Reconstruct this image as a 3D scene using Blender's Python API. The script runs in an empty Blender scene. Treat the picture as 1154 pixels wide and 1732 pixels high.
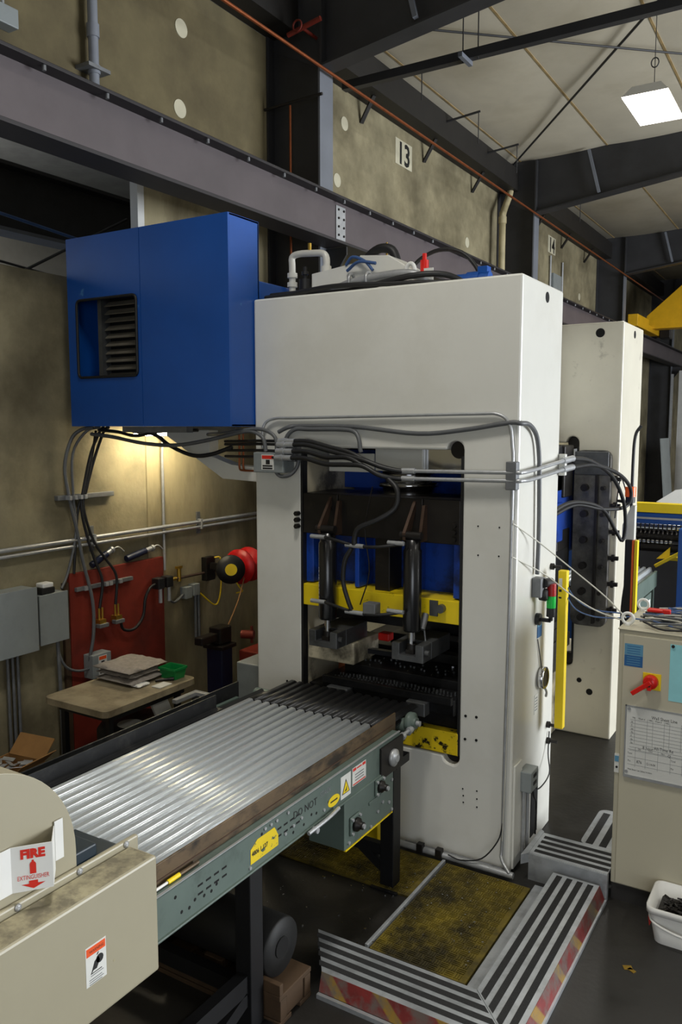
import bpy, bmesh, math, random
from mathutils import Vector, Matrix
from mathutils.geometry import tessellate_polygon
random.seed(7)
scene = bpy.context.scene
col = scene.collection
PI = math.pi
def R(d): return math.radians(d)

# ------------------------------------------------------------------ camera
cam_data = bpy.data.cameras.new('camera')
cam = bpy.data.objects.new('camera', cam_data); col.objects.link(cam)
cam.location = (0, 0, 2.5)
cam.rotation_euler = (R(90 - 6.03), 0, R(31.5))
cam_data.lens = 1383 / 1732 * 36
cam_data.sensor_width = 36
cam_data.clip_end = 200
scene.camera = cam
# ------------------------------------------------------------------ world, exposure
world = bpy.data.worlds.new('world'); scene.world = world
world.use_nodes = True
world.node_tree.nodes['Background'].inputs[0].default_value = (0.75, 0.85, 1.0, 1)
world.node_tree.nodes['Background'].inputs[1].default_value = 1.0
vs = scene.view_settings
vs.view_transform = 'Standard'; vs.look = 'None'; vs.gamma = 1.0; vs.use_curve_mapping = False
vs.exposure = 0.0
LAMP = 9.0             # glow of the high bay lenses
LAMP_W = 44.0          # light of each high bay reflector (downward beam)
# daylight through the open dock door in the right hand wall
dl = bpy.data.lights.new('dock_door_daylight', 'AREA'); dl.shape = 'RECTANGLE'
dl.size = 7.0; dl.size_y = 4.2; dl.energy = 1750; dl.color = (0.92, 0.96, 1.0)
dlo = bpy.data.objects.new('dock_door_daylight', dl); col.objects.link(dlo)
dlo.location = (8.9, 9.5, 2.3); dlo.rotation_euler = (R(90), 0, R(90))
# added fill light in an unseen door opening behind the camera
db_ = bpy.data.lights.new('rear_fill_light', 'AREA'); db_.shape = 'RECTANGLE'
db_.size = 5.0; db_.size_y = 4.2; db_.energy = 150; db_.color = (0.92, 0.96, 1.0)
dbo = bpy.data.objects.new('rear_fill_light', db_); col.objects.link(dbo)
dbo.location = (3.5, -5.9, 2.3); dbo.rotation_euler = (R(90), 0, 0)

# ------------------------------------------------------------------ helpers
WL = {}      # world location of every object we make
class MB:
    def __init__(s): s.v = []; s.f = []; s.sm = []
    def add(s, vs_, fs, smooth=False):
        n = len(s.v); s.v += [tuple(v) for v in vs_]
        for f in fs: s.f.append(tuple(i + n for i in f)); s.sm.append(smooth)
        return s
    def box(s, x0, x1, y0, y1, z0, z1):
        if x0 > x1: x0, x1 = x1, x0
        if y0 > y1: y0, y1 = y1, y0
        if z0 > z1: z0, z1 = z1, z0
        vs_ = [(x, y, z) for z in (z0, z1) for y in (y0, y1) for x in (x0, x1)]
        return s.add(vs_, [(0,2,3,1),(4,5,7,6),(0,1,5,4),(2,6,7,3),(0,4,6,2),(1,3,7,5)])
    def obox(s, c, size, rot=None):
        c = Vector(c); h = Vector(size) / 2; rot = rot or Matrix.Identity(3)
        vs_ = [c + rot @ Vector((x*h.x, y*h.y, z*h.z)) for z in (-1,1) for y in (-1,1) for x in (-1,1)]
        return s.add(vs_, [(0,2,3,1),(4,5,7,6),(0,1,5,4),(2,6,7,3),(0,4,6,2),(1,3,7,5)])
    def bar(s, p0, p1, w, h, upv=(0,0,1)):          # rectangular bar between two points
        p0 = Vector(p0); p1 = Vector(p1); d = (p1 - p0); L = d.length; d.normalize()
        u = Vector(upv); x = d.cross(u)
        if x.length < 1e-4: u = Vector((1,0,0)); x = d.cross(u)
        x.normalize(); u = x.cross(d)
        rot = Matrix((x, d, u)).transposed()
        return s.obox((p0 + p1) / 2, (w, L, h), rot)
    def prism(s, pts, axis, lo, hi, holes=()):
        def to3(p, t):
            if axis == 'x': return (t, p[0], p[1])
            if axis == 'y': return (p[0], t, p[1])
            return (p[0], p[1], t)
        loops = [list(pts)] + [list(h) for h in holes]
        flat = [p for l in loops for p in l]; n = len(flat)
        tris = tessellate_polygon([[Vector((p[0], p[1], 0)) for p in l] for l in loops])
        vs_ = [to3(p, lo) for p in flat] + [to3(p, hi) for p in flat]
        fs = [tuple(t) for t in tris] + [tuple(i + n for i in reversed(t)) for t in tris]
        o = 0
        for l in loops:
            m = len(l)
            for i in range(m):
                a, b = o + i, o + (i + 1) % m
                fs.append((a, b, b + n, a + n))
            o += m
        return s.add(vs_, fs)
    def cyl(s, p0, p1, r, r1=None, n=16, caps=True):
        r1 = r if r1 is None else r1
        p0 = Vector(p0); p1 = Vector(p1); d = (p1 - p0).normalized()
        u = Vector((0,0,1)) if abs(d.z) < .9 else Vector((1,0,0))
        a = d.cross(u).normalized(); b = d.cross(a)
        vs_ = []
        for p, rr in ((p0, r), (p1, r1)):
            for i in range(n):
                t = 2*PI*i/n; vs_.append(p + a*(rr*math.cos(t)) + b*(rr*math.sin(t)))
        s.add(vs_, [(i, (i+1) % n, n + (i+1) % n, n + i) for i in range(n)], True)
        if caps:
            s.add(vs_[:n], [tuple(range(n))]); s.add(vs_[n:], [tuple(range(n))])
        return s
    def tube(s, pts, r, n=8, sub=4, closed=False, smooth_path=True):
        P_ = [Vector(p) for p in pts]
        if smooth_path and len(P_) > 2:
            Q = []
            m = len(P_)
            rng = range(m) if closed else range(m - 1)
            for i in rng:
                p0 = P_[(i-1) % m] if closed or i > 0 else P_[0]*2 - P_[1]
                p1 = P_[i]; p2 = P_[(i+1) % m]
                p3 = P_[(i+2) % m] if closed or i + 2 < m else P_[-1]*2 - P_[-2]
                for k in range(sub):
                    t = k / sub
                    Q.append(0.5*((2*p1) + (-p0+p2)*t + (2*p0-5*p1+4*p2-p3)*t*t + (-p0+3*p1-3*p2+p3)*t**3))
            if not closed: Q.append(P_[-1])
            P_ = Q
        m = len(P_); vs_ = []
        up_ = None
        for i, p in enumerate(P_):
            if closed: d = P_[(i+1) % m] - P_[i-1]
            else: d = P_[min(i+1, m-1)] - P_[max(i-1, 0)]
            if d.length < 1e-9: d = Vector((0,0,1))
            d.normalize()
            if up_ is None:
                up_ = Vector((0,0,1)) if abs(d.z) < .9 else Vector((1,0,0))
            a = d.cross(up_)
            if a.length < 1e-4: a = d.orthogonal()
            a.normalize(); b = a.cross(d).normalized(); up_ = b
            for k in range(n):
                t = 2*PI*k/n; vs_.append(p + a*(r*math.cos(t)) + b*(r*math.sin(t)))
        fs = []
        for i in range(m if closed else m - 1):
            j = (i + 1) % m
            for k in range(n):
                fs.append((i*n+k, i*n+(k+1) % n, j*n+(k+1) % n, j*n+k))
        s.add(vs_, fs, True)
        if not closed:
            s.add(vs_[:n], [tuple(range(n))]); s.add(vs_[-n:], [tuple(range(n))])
        return s
    def lathe(s, prof, origin, axis=(0,0,1), n=20):
        o = Vector(origin); d = Vector(axis).normalized()
        u = Vector((0,0,1)) if abs(d.z) < .9 else Vector((1,0,0))
        a = d.cross(u).normalized(); b = d.cross(a)
        vs_ = []
        for r, h in prof:
            for i in range(n):
                t = 2*PI*i/n; vs_.append(o + d*h + a*(r*math.cos(t)) + b*(r*math.sin(t)))
        fs = []
        for j in range(len(prof)-1):
            for i in range(n):
                fs.append((j*n+i, j*n+(i+1) % n, (j+1)*n+(i+1) % n, (j+1)*n+i))
        s.add(vs_, fs, True)
        s.add(vs_[:n], [tuple(range(n))]); s.add(vs_[-n:], [tuple(range(n))])
        return s
    def build(s, name, mat, parent=None, bev=0, seg=2, loc=None):
        me = bpy.data.meshes.new(name)
        if parent is not None: base = Vector(WL[parent])
        elif loc is not None: base = Vector(loc)
        else:
            xs = [v[0] for v in s.v]; ys = [v[1] for v in s.v]; zs = [v[2] for v in s.v]
            base = Vector(((min(xs)+max(xs))/2, (min(ys)+max(ys))/2, min(zs)))
        me.from_pydata([(v[0]-base.x, v[1]-base.y, v[2]-base.z) for v in s.v], [], s.f)
        me.polygons.foreach_set('use_smooth', s.sm)
        bm = bmesh.new(); bm.from_mesh(me)
        bmesh.ops.recalc_face_normals(bm, faces=bm.faces)
        bm.to_mesh(me); bm.free(); me.update()
        me.materials.append(M[mat] if isinstance(mat, str) else mat)
        o = bpy.data.objects.new(name, me); col.objects.link(o)
        if parent is not None: o.parent = parent; WL[o] = base
        else: o.location = base; WL[o] = base
        if bev:
            m = o.modifiers.new('bevel', 'BEVEL'); m.width = bev; m.segments = seg
            m.limit_method = 'ANGLE'; m.angle_limit = R(40)
        return o
def tag(o, label=None, cat=None, group=None, kind=None):
    if label: o['label'] = label
    if cat: o['category'] = cat
    if group: o['group'] = group
    if kind: o['kind'] = kind
    return o
def thing(name, label, cat, loc, group=None):
    o = bpy.data.objects.new(name, None); col.objects.link(o)
    o.location = loc; o.empty_display_size = .1; WL[o] = Vector(loc)
    return tag(o, label, cat, group)
def struct(name, loc=(0,0,0)):
    o = bpy.data.objects.new(name, None); col.objects.link(o); o.location = loc; WL[o] = Vector(loc)
    o['kind'] = 'structure'; return o
def part(name, mat, parent, *boxes, bev=0):
    m = MB()
    for b in boxes: m.box(*b)
    return m.build(name, mat, parent, bev)
def copy_part(o, parent, off):                 # another copy of a part, sharing its mesh
    c = o.copy(); col.objects.link(c); c.parent = parent
    c.location = Vector(o.location) + Vector(off); WL[c] = WL[o]
    return c
def copy_tree(o, parent=None, off=(0,0,0)):
    c = o.copy(); col.objects.link(c); c.parent = parent
    if parent is None: c.location = Vector(o.location) + Vector(off)
    for ch in list(o.children): copy_tree(ch, c)
    return c
def text(body, size, mat, parent, origin, xd, yd, align='LEFT', name='lettering', sx=1.0, bold=0.0):
    cu = bpy.data.curves.new('t', 'FONT'); cu.body = body; cu.size = size; cu.align_x = align
    cu.resolution_u = 2; cu.offset = bold
    ob = bpy.data.objects.new('t', cu); col.objects.link(ob)
    dg = bpy.context.evaluated_depsgraph_get()
    me = bpy.data.meshes.new_from_object(ob.evaluated_get(dg))
    bpy.data.objects.remove(ob); bpy.data.curves.remove(cu)
    o = Vector(origin); x = Vector(xd).normalized(); y = Vector(yd).normalized()
    b = WL[parent]
    for v in me.vertices:
        v.co = o + x*(v.co.x*sx) + y*v.co.y - b
    me.name = name
    me.materials.clear(); me.materials.append(M[mat])
    t = bpy.data.objects.new(name, me); col.objects.link(t); t.parent = parent; WL[t] = b
    return t
def rect_frame(pts): return pts
def arc(cx, cy, r, a0, a1, n=8):
    return [(cx + r*math.cos(R(a0 + (a1-a0)*i/n)), cy + r*math.sin(R(a0 + (a1-a0)*i/n))) for i in range(n+1)]
def rrect(x0, x1, y0, y1, r, n=4):
    return arc(x1-r, y1-r, r, 0, 90, n) + arc(x0+r, y1-r, r, 90, 180, n) + arc(x0+r, y0+r, r, 180, 270, n) + arc(x1-r, y0+r, r, 270, 360, n)

# ------------------------------------------------------------------ materials
M = {}
def srgb(r, g, b):
    f = lambda c: (c/255/12.92) if c/255 <= .04045 else ((c/255+.055)/1.055)**2.4
    return (f(r), f(g), f(b))
def mat(name, rgb, rough=.5, metal=0, var=.12, scale=6, bump=0, bscale=40, dirt=0, dcol=(20,18,15), dscale=5,
        dmin=.5, dmax=.65, stretch=(1,1,1), emit=0, spec=.5, drough=None, coat=0):
    m = bpy.data.materials.new(name); m.use_nodes = True
    nt = m.node_tree; nd = nt.nodes; lk = nt.links
    b = nd['Principled BSDF']
    c = srgb(*rgb)
    b.inputs['Roughness'].default_value = rough; b.inputs['Metallic'].default_value = metal
    b.inputs['Specular IOR Level'].default_value = spec
    if coat: b.inputs['Coat Weight'].default_value = coat; b.inputs['Coat Roughness'].default_value = .25
    tc = nd.new('ShaderNodeTexCoord'); mp = nd.new('ShaderNodeMapping'); lk.new(tc.outputs['Object'], mp.inputs[0])
    mp.inputs['Scale'].default_value = stretch
    n1 = nd.new('ShaderNodeTexNoise'); n1.inputs['Scale'].default_value = scale; n1.inputs['Detail'].default_value = 6
    n1.inputs['Roughness'].default_value = .6
    lk.new(mp.outputs[0], n1.inputs['Vector'])
    r1 = nd.new('ShaderNodeValToRGB'); r1.color_ramp.elements[0].position = .3; r1.color_ramp.elements[1].position = .7
    r1.color_ramp.elements[0].color = (*[x*(1-var) for x in c], 1)
    r1.color_ramp.elements[1].color = (*[min(1, x*(1+var)) for x in c], 1)
    lk.new(n1.outputs['Fac'], r1.inputs[0]); out = r1.outputs[0]
    if dirt:
        n2 = nd.new('ShaderNodeTexNoise'); n2.inputs['Scale'].default_value = dscale; n2.inputs['Detail'].default_value = 8
        n2.inputs['Roughness'].default_value = .65
        mp2 = nd.new('ShaderNodeMapping'); lk.new(tc.outputs['Object'], mp2.inputs[0]); mp2.inputs['Location'].default_value = (3.1, 7.7, 1.3)
        mp2.inputs['Scale'].default_value = stretch
        lk.new(mp2.outputs[0], n2.inputs['Vector'])
        mr = nd.new('ShaderNodeMapRange'); mr.inputs['From Min'].default_value = dmin; mr.inputs['From Max'].default_value = dmax
        mr.inputs['To Max'].default_value = dirt
        lk.new(n2.outputs['Fac'], mr.inputs['Value'])
        mx = nd.new('ShaderNodeMix'); mx.data_type = 'RGBA'
        lk.new(mr.outputs[0], mx.inputs[0]); lk.new(out, mx.inputs[6]); mx.inputs[7].default_value = (*srgb(*dcol), 1)
        out = mx.outputs[2]
        if drough is not None:
            mq = nd.new('ShaderNodeMapRange'); mq.inputs['From Max'].default_value = max(dirt, .01)
            mq.inputs['To Min'].default_value = rough; mq.inputs['To Max'].default_value = drough
            lk.new(mr.outputs[0], mq.inputs['Value']); lk.new(mq.outputs[0], b.inputs['Roughness'])
    lk.new(out, b.inputs['Base Color'])
    if emit:
        b.inputs['Emission Color'].default_value = (*c, 1); b.inputs['Emission Strength'].default_value = emit
    if bump:
        n3 = nd.new('ShaderNodeTexNoise'); n3.inputs['Scale'].default_value = bscale; n3.inputs['Detail'].default_value = 5
        lk.new(mp.outputs[0], n3.inputs['Vector'])
        bp = nd.new('ShaderNodeBump'); bp.inputs['Strength'].default_value = bump; bp.inputs['Distance'].default_value = .01
        lk.new(n3.outputs['Fac'], bp.inputs['Height']); lk.new(bp.outputs[0], b.inputs['Normal'])
    M[name] = m
    return m
mat('floor', (41,39,36), .55, var=.25, scale=1.5, bump=.15, bscale=30, dirt=.8, dcol=(20,19,18), dscale=1.3, dmin=.42, dmax=.62, drough=.38)
mat('concrete', (142,133,105), .85, var=.3, scale=1.7, bump=.25, bscale=25, dirt=.75, dcol=(84,76,54), dscale=1.4, dmin=.40, dmax=.66)
mat('concrete_streak', (144,134,104), .85, var=.3, scale=2.2, bump=.25, bscale=25, dirt=.75, dcol=(76,66,44), dscale=2.2, dmin=.45, dmax=.7, stretch=(1,1,.35))
mat('concrete_dark', (104,94,66), .85, var=.3, scale=1.1, bump=.25, bscale=25, dirt=.7, dcol=(64,55,36), dscale=.9, dmin=.42, dmax=.66)  # darker, browner concrete tone for the upper left panel
mat('plug', (190,184,160), .8, var=.08)
mat('insulation', (196,188,168), .7, var=.05, scale=2, bump=.3, bscale=6, dirt=.25, dcol=(150,138,110), dscale=.6)
mat('seam', (160,136,92), .7, var=.3, scale=5)
mat('steel_dark', (50,50,52), .5, var=.15, scale=3, dirt=.4, dcol=(32,31,30), dscale=2)
mat('steel_flange', (110,114,122), .45, var=.1, scale=3)
mat('beam_primer', (84,76,78), .6, var=.14, scale=2, dirt=.35, dcol=(70,60,62), dscale=1.2)
mat('beam_edge_shade', (34,30,32), .6, var=.2)  # shadow along the flange edge is put into this dark flange colour
mat('copper', (150,84,50), .45, .7, var=.2, scale=10)
mat('pvc', (126,130,138), .4, var=.08)
mat('galv', (178,180,182), .4, .5, var=.12, scale=20)
mat('galv_dull', (120,122,124), .55, .5, var=.15, scale=12)
mat('cream_pipe', (176,164,128), .5, var=.15)
mat('press_white', (222,221,213), .32, var=.03, scale=2, dirt=.1, dcol=(150,140,110), dscale=1.5, coat=.3)
mat('press_dirty', (196,186,160), .4, var=.1, scale=4, dirt=.8, dcol=(40,34,28), dscale=4, dmin=.48, dmax=.62)
mat('blue_paint', (14,76,158), .38, var=.1, scale=2, dirt=.45, dcol=(90,150,190), dscale=7, dmin=.7, dmax=.74, coat=.2)
mat('blue_ram', (20,66,160), .4, var=.15, scale=3, dirt=.8, dcol=(8,12,24), dscale=3, dmin=.5, dmax=.62)
mat('yellow_paint', (236,206,24), .4, var=.08, scale=4, dirt=.9, dcol=(26,22,12), dscale=9, dmin=.6, dmax=.66)
mat('yellow_chipped', (226,196,30), .45, var=.1, scale=4, dirt=1, dcol=(20,18,14), dscale=16, dmin=.53, dmax=.58)
mat('black_steel', (40,37,35), .42, .5, var=.3, scale=5, dirt=.5, dcol=(70,62,54), dscale=6, dmin=.6, dmax=.75)
mat('die_steel', (48,48,50), .35, .7, var=.35, scale=6, dirt=.6, dcol=(20,19,18), dscale=5)
mat('grey_steel', (96,98,100), .4, .6, var=.2, scale=8, dirt=.4, dcol=(40,40,40), dscale=6)
mat('guide_dirty', (104,102,98), .45, .3, var=.25, scale=5, dirt=.7, dcol=(34,32,30), dscale=4, dmin=.45, dmax=.62)
mat('chrome', (200,200,202), .15, 1, var=.05)
mat('rust_steel', (76,58,46), .55, .4, var=.35, scale=8)
mat('black_rubber', (26,26,27), .5, var=.2, scale=10)
mat('dark_void', (10,10,10), .9, var=.1)
mat('hose_grey', (92,94,96), .45, var=.12, scale=12)
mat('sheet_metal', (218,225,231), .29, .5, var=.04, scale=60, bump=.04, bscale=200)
mat('sheet_dark', (52,53,55), .42, .7, var=.15, scale=20)  # dark grey sheet steel for the belt and the farther sheet
mat('green_paint', (90,104,97), .45, var=.1, scale=5, dirt=.35, dcol=(44,52,46), dscale=8, dmin=.55, dmax=.7)
mat('guard_stained', (98,80,58), .5, .3, var=.3, scale=7, dirt=.85, dcol=(24,22,20), dscale=9, dmin=.45, dmax=.6, stretch=(1,.5,1))
mat('guard_black', (40,41,43), .5, .3, var=.3, scale=6, dirt=.5, dcol=(92,90,86), dscale=5, dmin=.55, dmax=.75)
mat('eave_dark', (28,25,22), .6, var=.2)
mat('louvre', (112,107,96), .6, .2, var=.2, scale=9)
mat('cyl_black', (20,20,22), .25, var=.2, coat=.4)
mat('press_rear', (216,211,194), .36, var=.05, scale=3, dirt=.35, dcol=(70,62,50), dscale=7, dmin=.64, dmax=.74, coat=.2)
mat('leg_black', (24,24,26), .45, .2, var=.2)
mat('beige', (160,153,130), .45, var=.03, scale=3, coat=.15)
mat('beige_dirty', (160,152,124), .7, var=.15, scale=8, dirt=.75, dcol=(96,90,76), dscale=14, dmin=.42, dmax=.6)
mat('teal_dark', (30,44,54), .45, var=.2, scale=8)
mat('white_plastic', (226,226,222), .4, var=.03)
mat('white_label', (214,214,208), .6, var=.04)
mat('red_print', (214,44,30), .5, var=.05)
mat('orange_print', (226,84,30), .5, var=.05)
mat('black_print', (24,24,24), .6, var=.05)
mat('grey_print', (120,122,124), .6, var=.05)
mat('yellow_label', (236,206,20), .5, var=.05)
mat('yellow_label_worn', (226,196,20), .5, var=.06, dirt=1, dcol=(66,84,72), dscale=26, dmin=.58, dmax=.6)
mat('alu', (176,180,184), .38, .45, var=.16, scale=7, dirt=.4, dcol=(96,96,96), dscale=9, dmin=.5, dmax=.7)
mat('grip', (32,32,32), .9, var=.2, scale=30, bump=.5, bscale=300)
mat('mat_yellow', (118,102,24), .6, var=.3, scale=6, dirt=.9, dcol=(34,30,14), dscale=4, dmin=.38, dmax=.6)
mat('cabinet', (190,184,162), .45, var=.03, scale=3, coat=.1)
mat('plinth', (40,38,36), .6, var=.1)
mat('red_plastic', (214,28,18), .35, var=.05)
mat('green_plastic', (14,130,62), .35, var=.06)
mat('green_lamp', (20,190,70), .3, var=.05)
mat('red_lamp', (170,30,32), .3, var=.05)
mat('orange_lamp', (240,100,20), .3, var=.05)
mat('cyan_paper', (150,214,220), .7, var=.06, scale=10)
mat('blue_label', (40,96,150), .5, var=.05)
mat('blue_label_pale', (92,146,176), .5, var=.05)
mat('red_board', (120,34,16), .7, var=.25, scale=3, dirt=.5, dcol=(54,18,10), dscale=3, dmin=.5, dmax=.7)
mat('box_grey', (134,140,140), .45, var=.05, scale=5, dirt=.2, dcol=(90,92,90), dscale=5)
mat('laminate', (150,138,112), .6, var=.15, scale=4, dirt=.75, dcol=(86,74,54), dscale=4, dmin=.42, dmax=.62)
mat('cloth', (150,142,134), .9, var=.18, scale=30, bump=.4, bscale=120)
mat('cardboard', (142,104,58), .8, var=.12, scale=8)
mat('wood', (70,51,31), .8, var=.3, scale=6, dirt=.6, dcol=(50,36,22), dscale=6, stretch=(1,.2,1))
mat('navy', (22,30,58), .45, var=.2)
mat('red_reel', (190,16,22), .4, var=.1)
mat('brass', (196,160,70), .35, .9, var=.1)
mat('yellow_cable', (214,184,30), .5, var=.05)
mat('rope', (150,110,70), .8, var=.1)
mat('white_wire', (200,198,186), .5, var=.05)
mat('blue_wire', (60,90,140), .5, var=.05)
mat('crane_yellow', (216,166,20), .45, var=.08)
mat('roof_other', (150,150,146), .8, var=.15, scale=3)
mat('bright_wall', (200,200,196), .8, var=.05)
mat('lens', (255,250,240), .4, emit=LAMP, var=0)
mat('roll_black', (15,15,15), .6, var=.2)
mat('bay_fill_tube', (255,248,235), .4, emit=190, var=0)  # glow of the tubes added to light the neighbouring bay
mat('tube_light', (255,240,205), .4, emit=60, var=0)
# worn red and yellow hazard stripes for the platform edge
def hazard():
    m = mat('hazard', (120,42,40), .5, var=.3, scale=12, dirt=.85, dcol=(104,98,92), dscale=9, dmin=.44, dmax=.6)
    nt = m.node_tree; nd = nt.nodes; lk = nt.links
    b = nd['Principled BSDF']; src = b.inputs['Base Color'].links[0].from_node
    tc = [n for n in nd if n.bl_idname == 'ShaderNodeTexCoord'][0]
    w = nd.new('ShaderNodeTexWave'); w.wave_type = 'BANDS'; w.bands_direction = 'DIAGONAL'
    w.inputs['Scale'].default_value = 2.2; w.inputs['Distortion'].default_value = 1.5; w.inputs['Detail'].default_value = 2
    lk.new(tc.outputs['Object'], w.inputs['Vector'])
    mr = nd.new('ShaderNodeMapRange'); mr.inputs['From Min'].default_value = .84; mr.inputs['From Max'].default_value = .92
    lk.new(w.outputs['Fac'], mr.inputs['Value'])
    mx = nd.new('ShaderNodeMix'); mx.data_type = 'RGBA'
    ramp = [n for n in nd if n.bl_idname == 'ShaderNodeValToRGB'][0]
    lk.new(mr.outputs[0], mx.inputs[0]); lk.new(ramp.outputs[0], mx.inputs[6]); mx.inputs[7].default_value = (*srgb(150,118,48), 1)
    lk.new(mx.outputs[2], src.inputs[6])
hazard()

# ================================================================== the setting
WX = -4.8
m = MB(); m.box(-12.2, 9.2, -6, 31.2, -.1, 0)
tag(m.build('floor', 'floor'), kind='structure')

wl = struct('wall_left', (WX, 6, 0))
def panel(y0, y1, z0, z1, mt='concrete'):
    return part('concrete_panel', mt, wl, (WX-.07, WX, y0, y1, z0, z1), bev=.008)
panel(-6, 4.815, 0, 3.56)
panel(4.82, 6.6, 0, 4.515, 'concrete_streak')
panel(-6, 6.6, 4.52, 6.1, 'concrete_dark')
panel(6.61, 12.6, 0, 6.1); panel(12.61, 18.6, 0, 6.1); panel(18.61, 24.6, 0, 6.1); panel(24.61, 31, 0, 6.1)
for y, z in ((5.33, 5.725), (5.297, 5.087), (7.748, 5.122), (11.314, 5.13), (7.9, 5.75), (13.9, 5.13), (17.2, 5.13)):
    m = MB(); m.cyl((WX, y, z), (WX+.006, y, z), .072, n=24); m.build('plug', 'plug', wl)
# painted numbers of the wall bays
for s, y, z in (('13', 9.30, 5.805), ('14', 15.28, 5.81)):
    m = MB(); m.box(WX, WX+.006, y-.22, y+.22, z-.15, z+.15)
    p = m.build('number_plate', 'plug', wl)
    text(s, .36, 'black_print', p, (WX+.009, y, z-.125), (0,1,0), (0,0,1), 'CENTER', sx=.95, bold=.008)
# jamb of the opening beside the blue housing
m = MB(); m.box(WX-.075, WX+.004, 4.79, 4.86, 3.57, 4.9)
tag(m.build('trim_1', 'bright_wall'), kind='structure')

tag(part('wall_right', 'bright_wall', None, (9, 9.2, -6, 6, 0, 6.9), (9, 9.2, 13, 31, 0, 6.9), (9, 9.2, 6, 13, 4.4, 6.9)), kind='structure')
tag(part('wall_back', 'concrete', None, (-12.2, 1, -6.2, -6, 0, 6.9), (6, 9.2, -6.2, -6, 0, 6.9), (1, 6, -6.2, -6, 4.4, 6.9)), kind='structure')  # unseen door opening added for the fill light behind the camera
tag(part('wall_end', 'bright_wall', None, (-12.2, 9.2, 31, 31.2, 0, 6.9)), kind='structure')
tag(part('wall_neighbour', 'bright_wall', None, (-12.4, -12.2, 7, 31, 0, 6.9)), kind='structure')  # unseen near end left open to let daylight into the neighbouring bay

# ceiling of faced insulation hanging between purlins, with a taped seam at each purlin
cl = struct('ceiling', (2, 12, 6.5))
def zc(x): return 6.53 + .02*(x + 4.8)
edges = [-4.8, -4.47, -3.17, -1.9, -.62, .66, 1.94, 3.22, 4.5, 5.78, 7.06, 9.2]
for a, b in zip(edges, edges[1:]):
    m = MB(); n = 8; vs_ = []
    for i in range(n+1):
        t = i/n; x = a + (b-a)*t; z = zc(x) - .025*(b-a)*4*t*(1-t)*.6
        for y in (-6, 31): vs_.append((x, y, z))
        for y in (31, -6): vs_.append((x, y, z + .05))
    fs = []
    for i in range(n):
        o = i*4; q = o + 4
        fs += [(o, o+1, q+1, q), (o+1, o+2, q+2, q+1), (o+2, o+3, q+3, q+2), (o+3, o, q, q+3)]
    m.add(vs_, fs, True); m.build('insulation_panel', 'insulation', cl)
for x in edges[1:-1]:
    m = MB(); m.box(x-.012, x+.012, -6, 31, zc(x)-.006, zc(x)+.02); m.build('seam', 'seam', cl)
tag(part('ceiling_neighbour', 'roof_other', None, (-12.4, -5.0, -6, 31, 6.5, 6.6)), kind='structure')

# ---- steel frames: column + rafter at each bay line
ordw = {6.6: 'nearest steel column, behind the blue housing and the press top', 12.6: 'steel column with the cream drain pipe, beyond wall number 13',
        18.6: 'steel column beyond wall number 14', 24.6: 'farthest steel column, beyond the press under the runway beam'}
ordr = {6.6: 'dark rafter nearest the camera crossing the top of the picture', 12.6: 'dark tapered rafter just beyond the lit high bay lamp',
        18.6: 'dark rafter second beyond the lit lamp', 24.6: 'farthest dark rafter of the shed roof'}
for yf in (6.6, 12.6, 18.6, 24.6):
    c = thing('steel_column', 'dark grey ' + ordw[yf], 'column', (-4.5, yf, 0), 'steel columns along the concrete wall')
    part('web', 'steel_dark', c, (-4.78, -4.22, yf-.008, yf+.008, 0, 6.45))
    part('inner_flange', 'steel_flange', c, (-4.22, -4.2, yf-.11, yf+.11, 0, 5.72))
    part('outer_flange', 'steel_dark', c, (-4.8, -4.78, yf-.11, yf+.11, 0, 6.45))
    part('base_plate', 'steel_dark', c, (-4.8, -4.1, yf-.16, yf+.16, 0, .03))
    r = thing('roof_rafter', ordr[yf], 'rafter', (-1, yf, 5.7), 'tapered roof rafters')
    def zb(x): return 5.74 + .13*(x+4.2) if x < -1 else 6.156 + .02*(x+1)
    pts = [(-4.2, zb(-4.2)), (-1, zb(-1)), (9, zb(9)), (9, zc(9)+.02), (-4.79, zc(-4.8)+.02), (-4.79, 6.0), (-4.22, 5.72)]
    m = MB(); m.prism(pts, 'y', yf-.012, yf+.012); m.build('web', 'steel_dark', r)
    m = MB()
    m.prism([(-4.2, zb(-4.2)), (-1, zb(-1)), (9, zb(9)), (9, zb(9)-.02), (-1, zb(-1)-.02), (-4.2, zb(-4.2)-.02)], 'y', yf-.1, yf+.1)
    m.build('bottom_flange', 'steel_dark', r)
    m = MB(); m.box(-4.21, -4.19, yf-.1, yf+.1, 5.72, 6.5); m.build('stiffener', 'steel_dark', r)
    m = MB(); m.bar((-3.24, yf-.12, zb(-3.24)+.02), (-3.4, yf-.13, 6.5), .05, .04); m.build('flange_brace', 'steel_flange', r)

# ---- crane runway beam
BX = -4.08
b = thing('runway_beam', 'long purple grey crane runway beam crossing above the blue housing', 'beam', (BX, 12, 4.13))
part('web', 'beam_primer', b, (BX-.012, BX+.012, -5, 30.5, 4.16, 4.53))
part('top_flange', 'beam_edge_shade', b, (BX-.12, BX+.12, -5, 30.5, 4.53, 4.552), bev=.003)
part('bottom_flange', 'beam_edge_shade', b, (BX-.12, BX+.12, -5, 30.5, 4.135, 4.16), bev=.003)
part('rail', 'black_steel', b, (BX-.03, BX+.03, -5, 30.5, 4.552, 4.60), bev=.005)
m = MB(); m.cyl((BX+.10, 3.274, 4.50), (BX+.10, 3.274, 4.53), .013, n=6)
bolt = m.build('bolt', 'galv_dull', b)
for i in range(1, 32): copy_part(bolt, b, (0, .468*i, 0))
sp = part('splice_plate', 'galv', b, (BX+.012, BX+.024, 6.54, 6.70, 4.2, 4.5), bev=.003)
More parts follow.
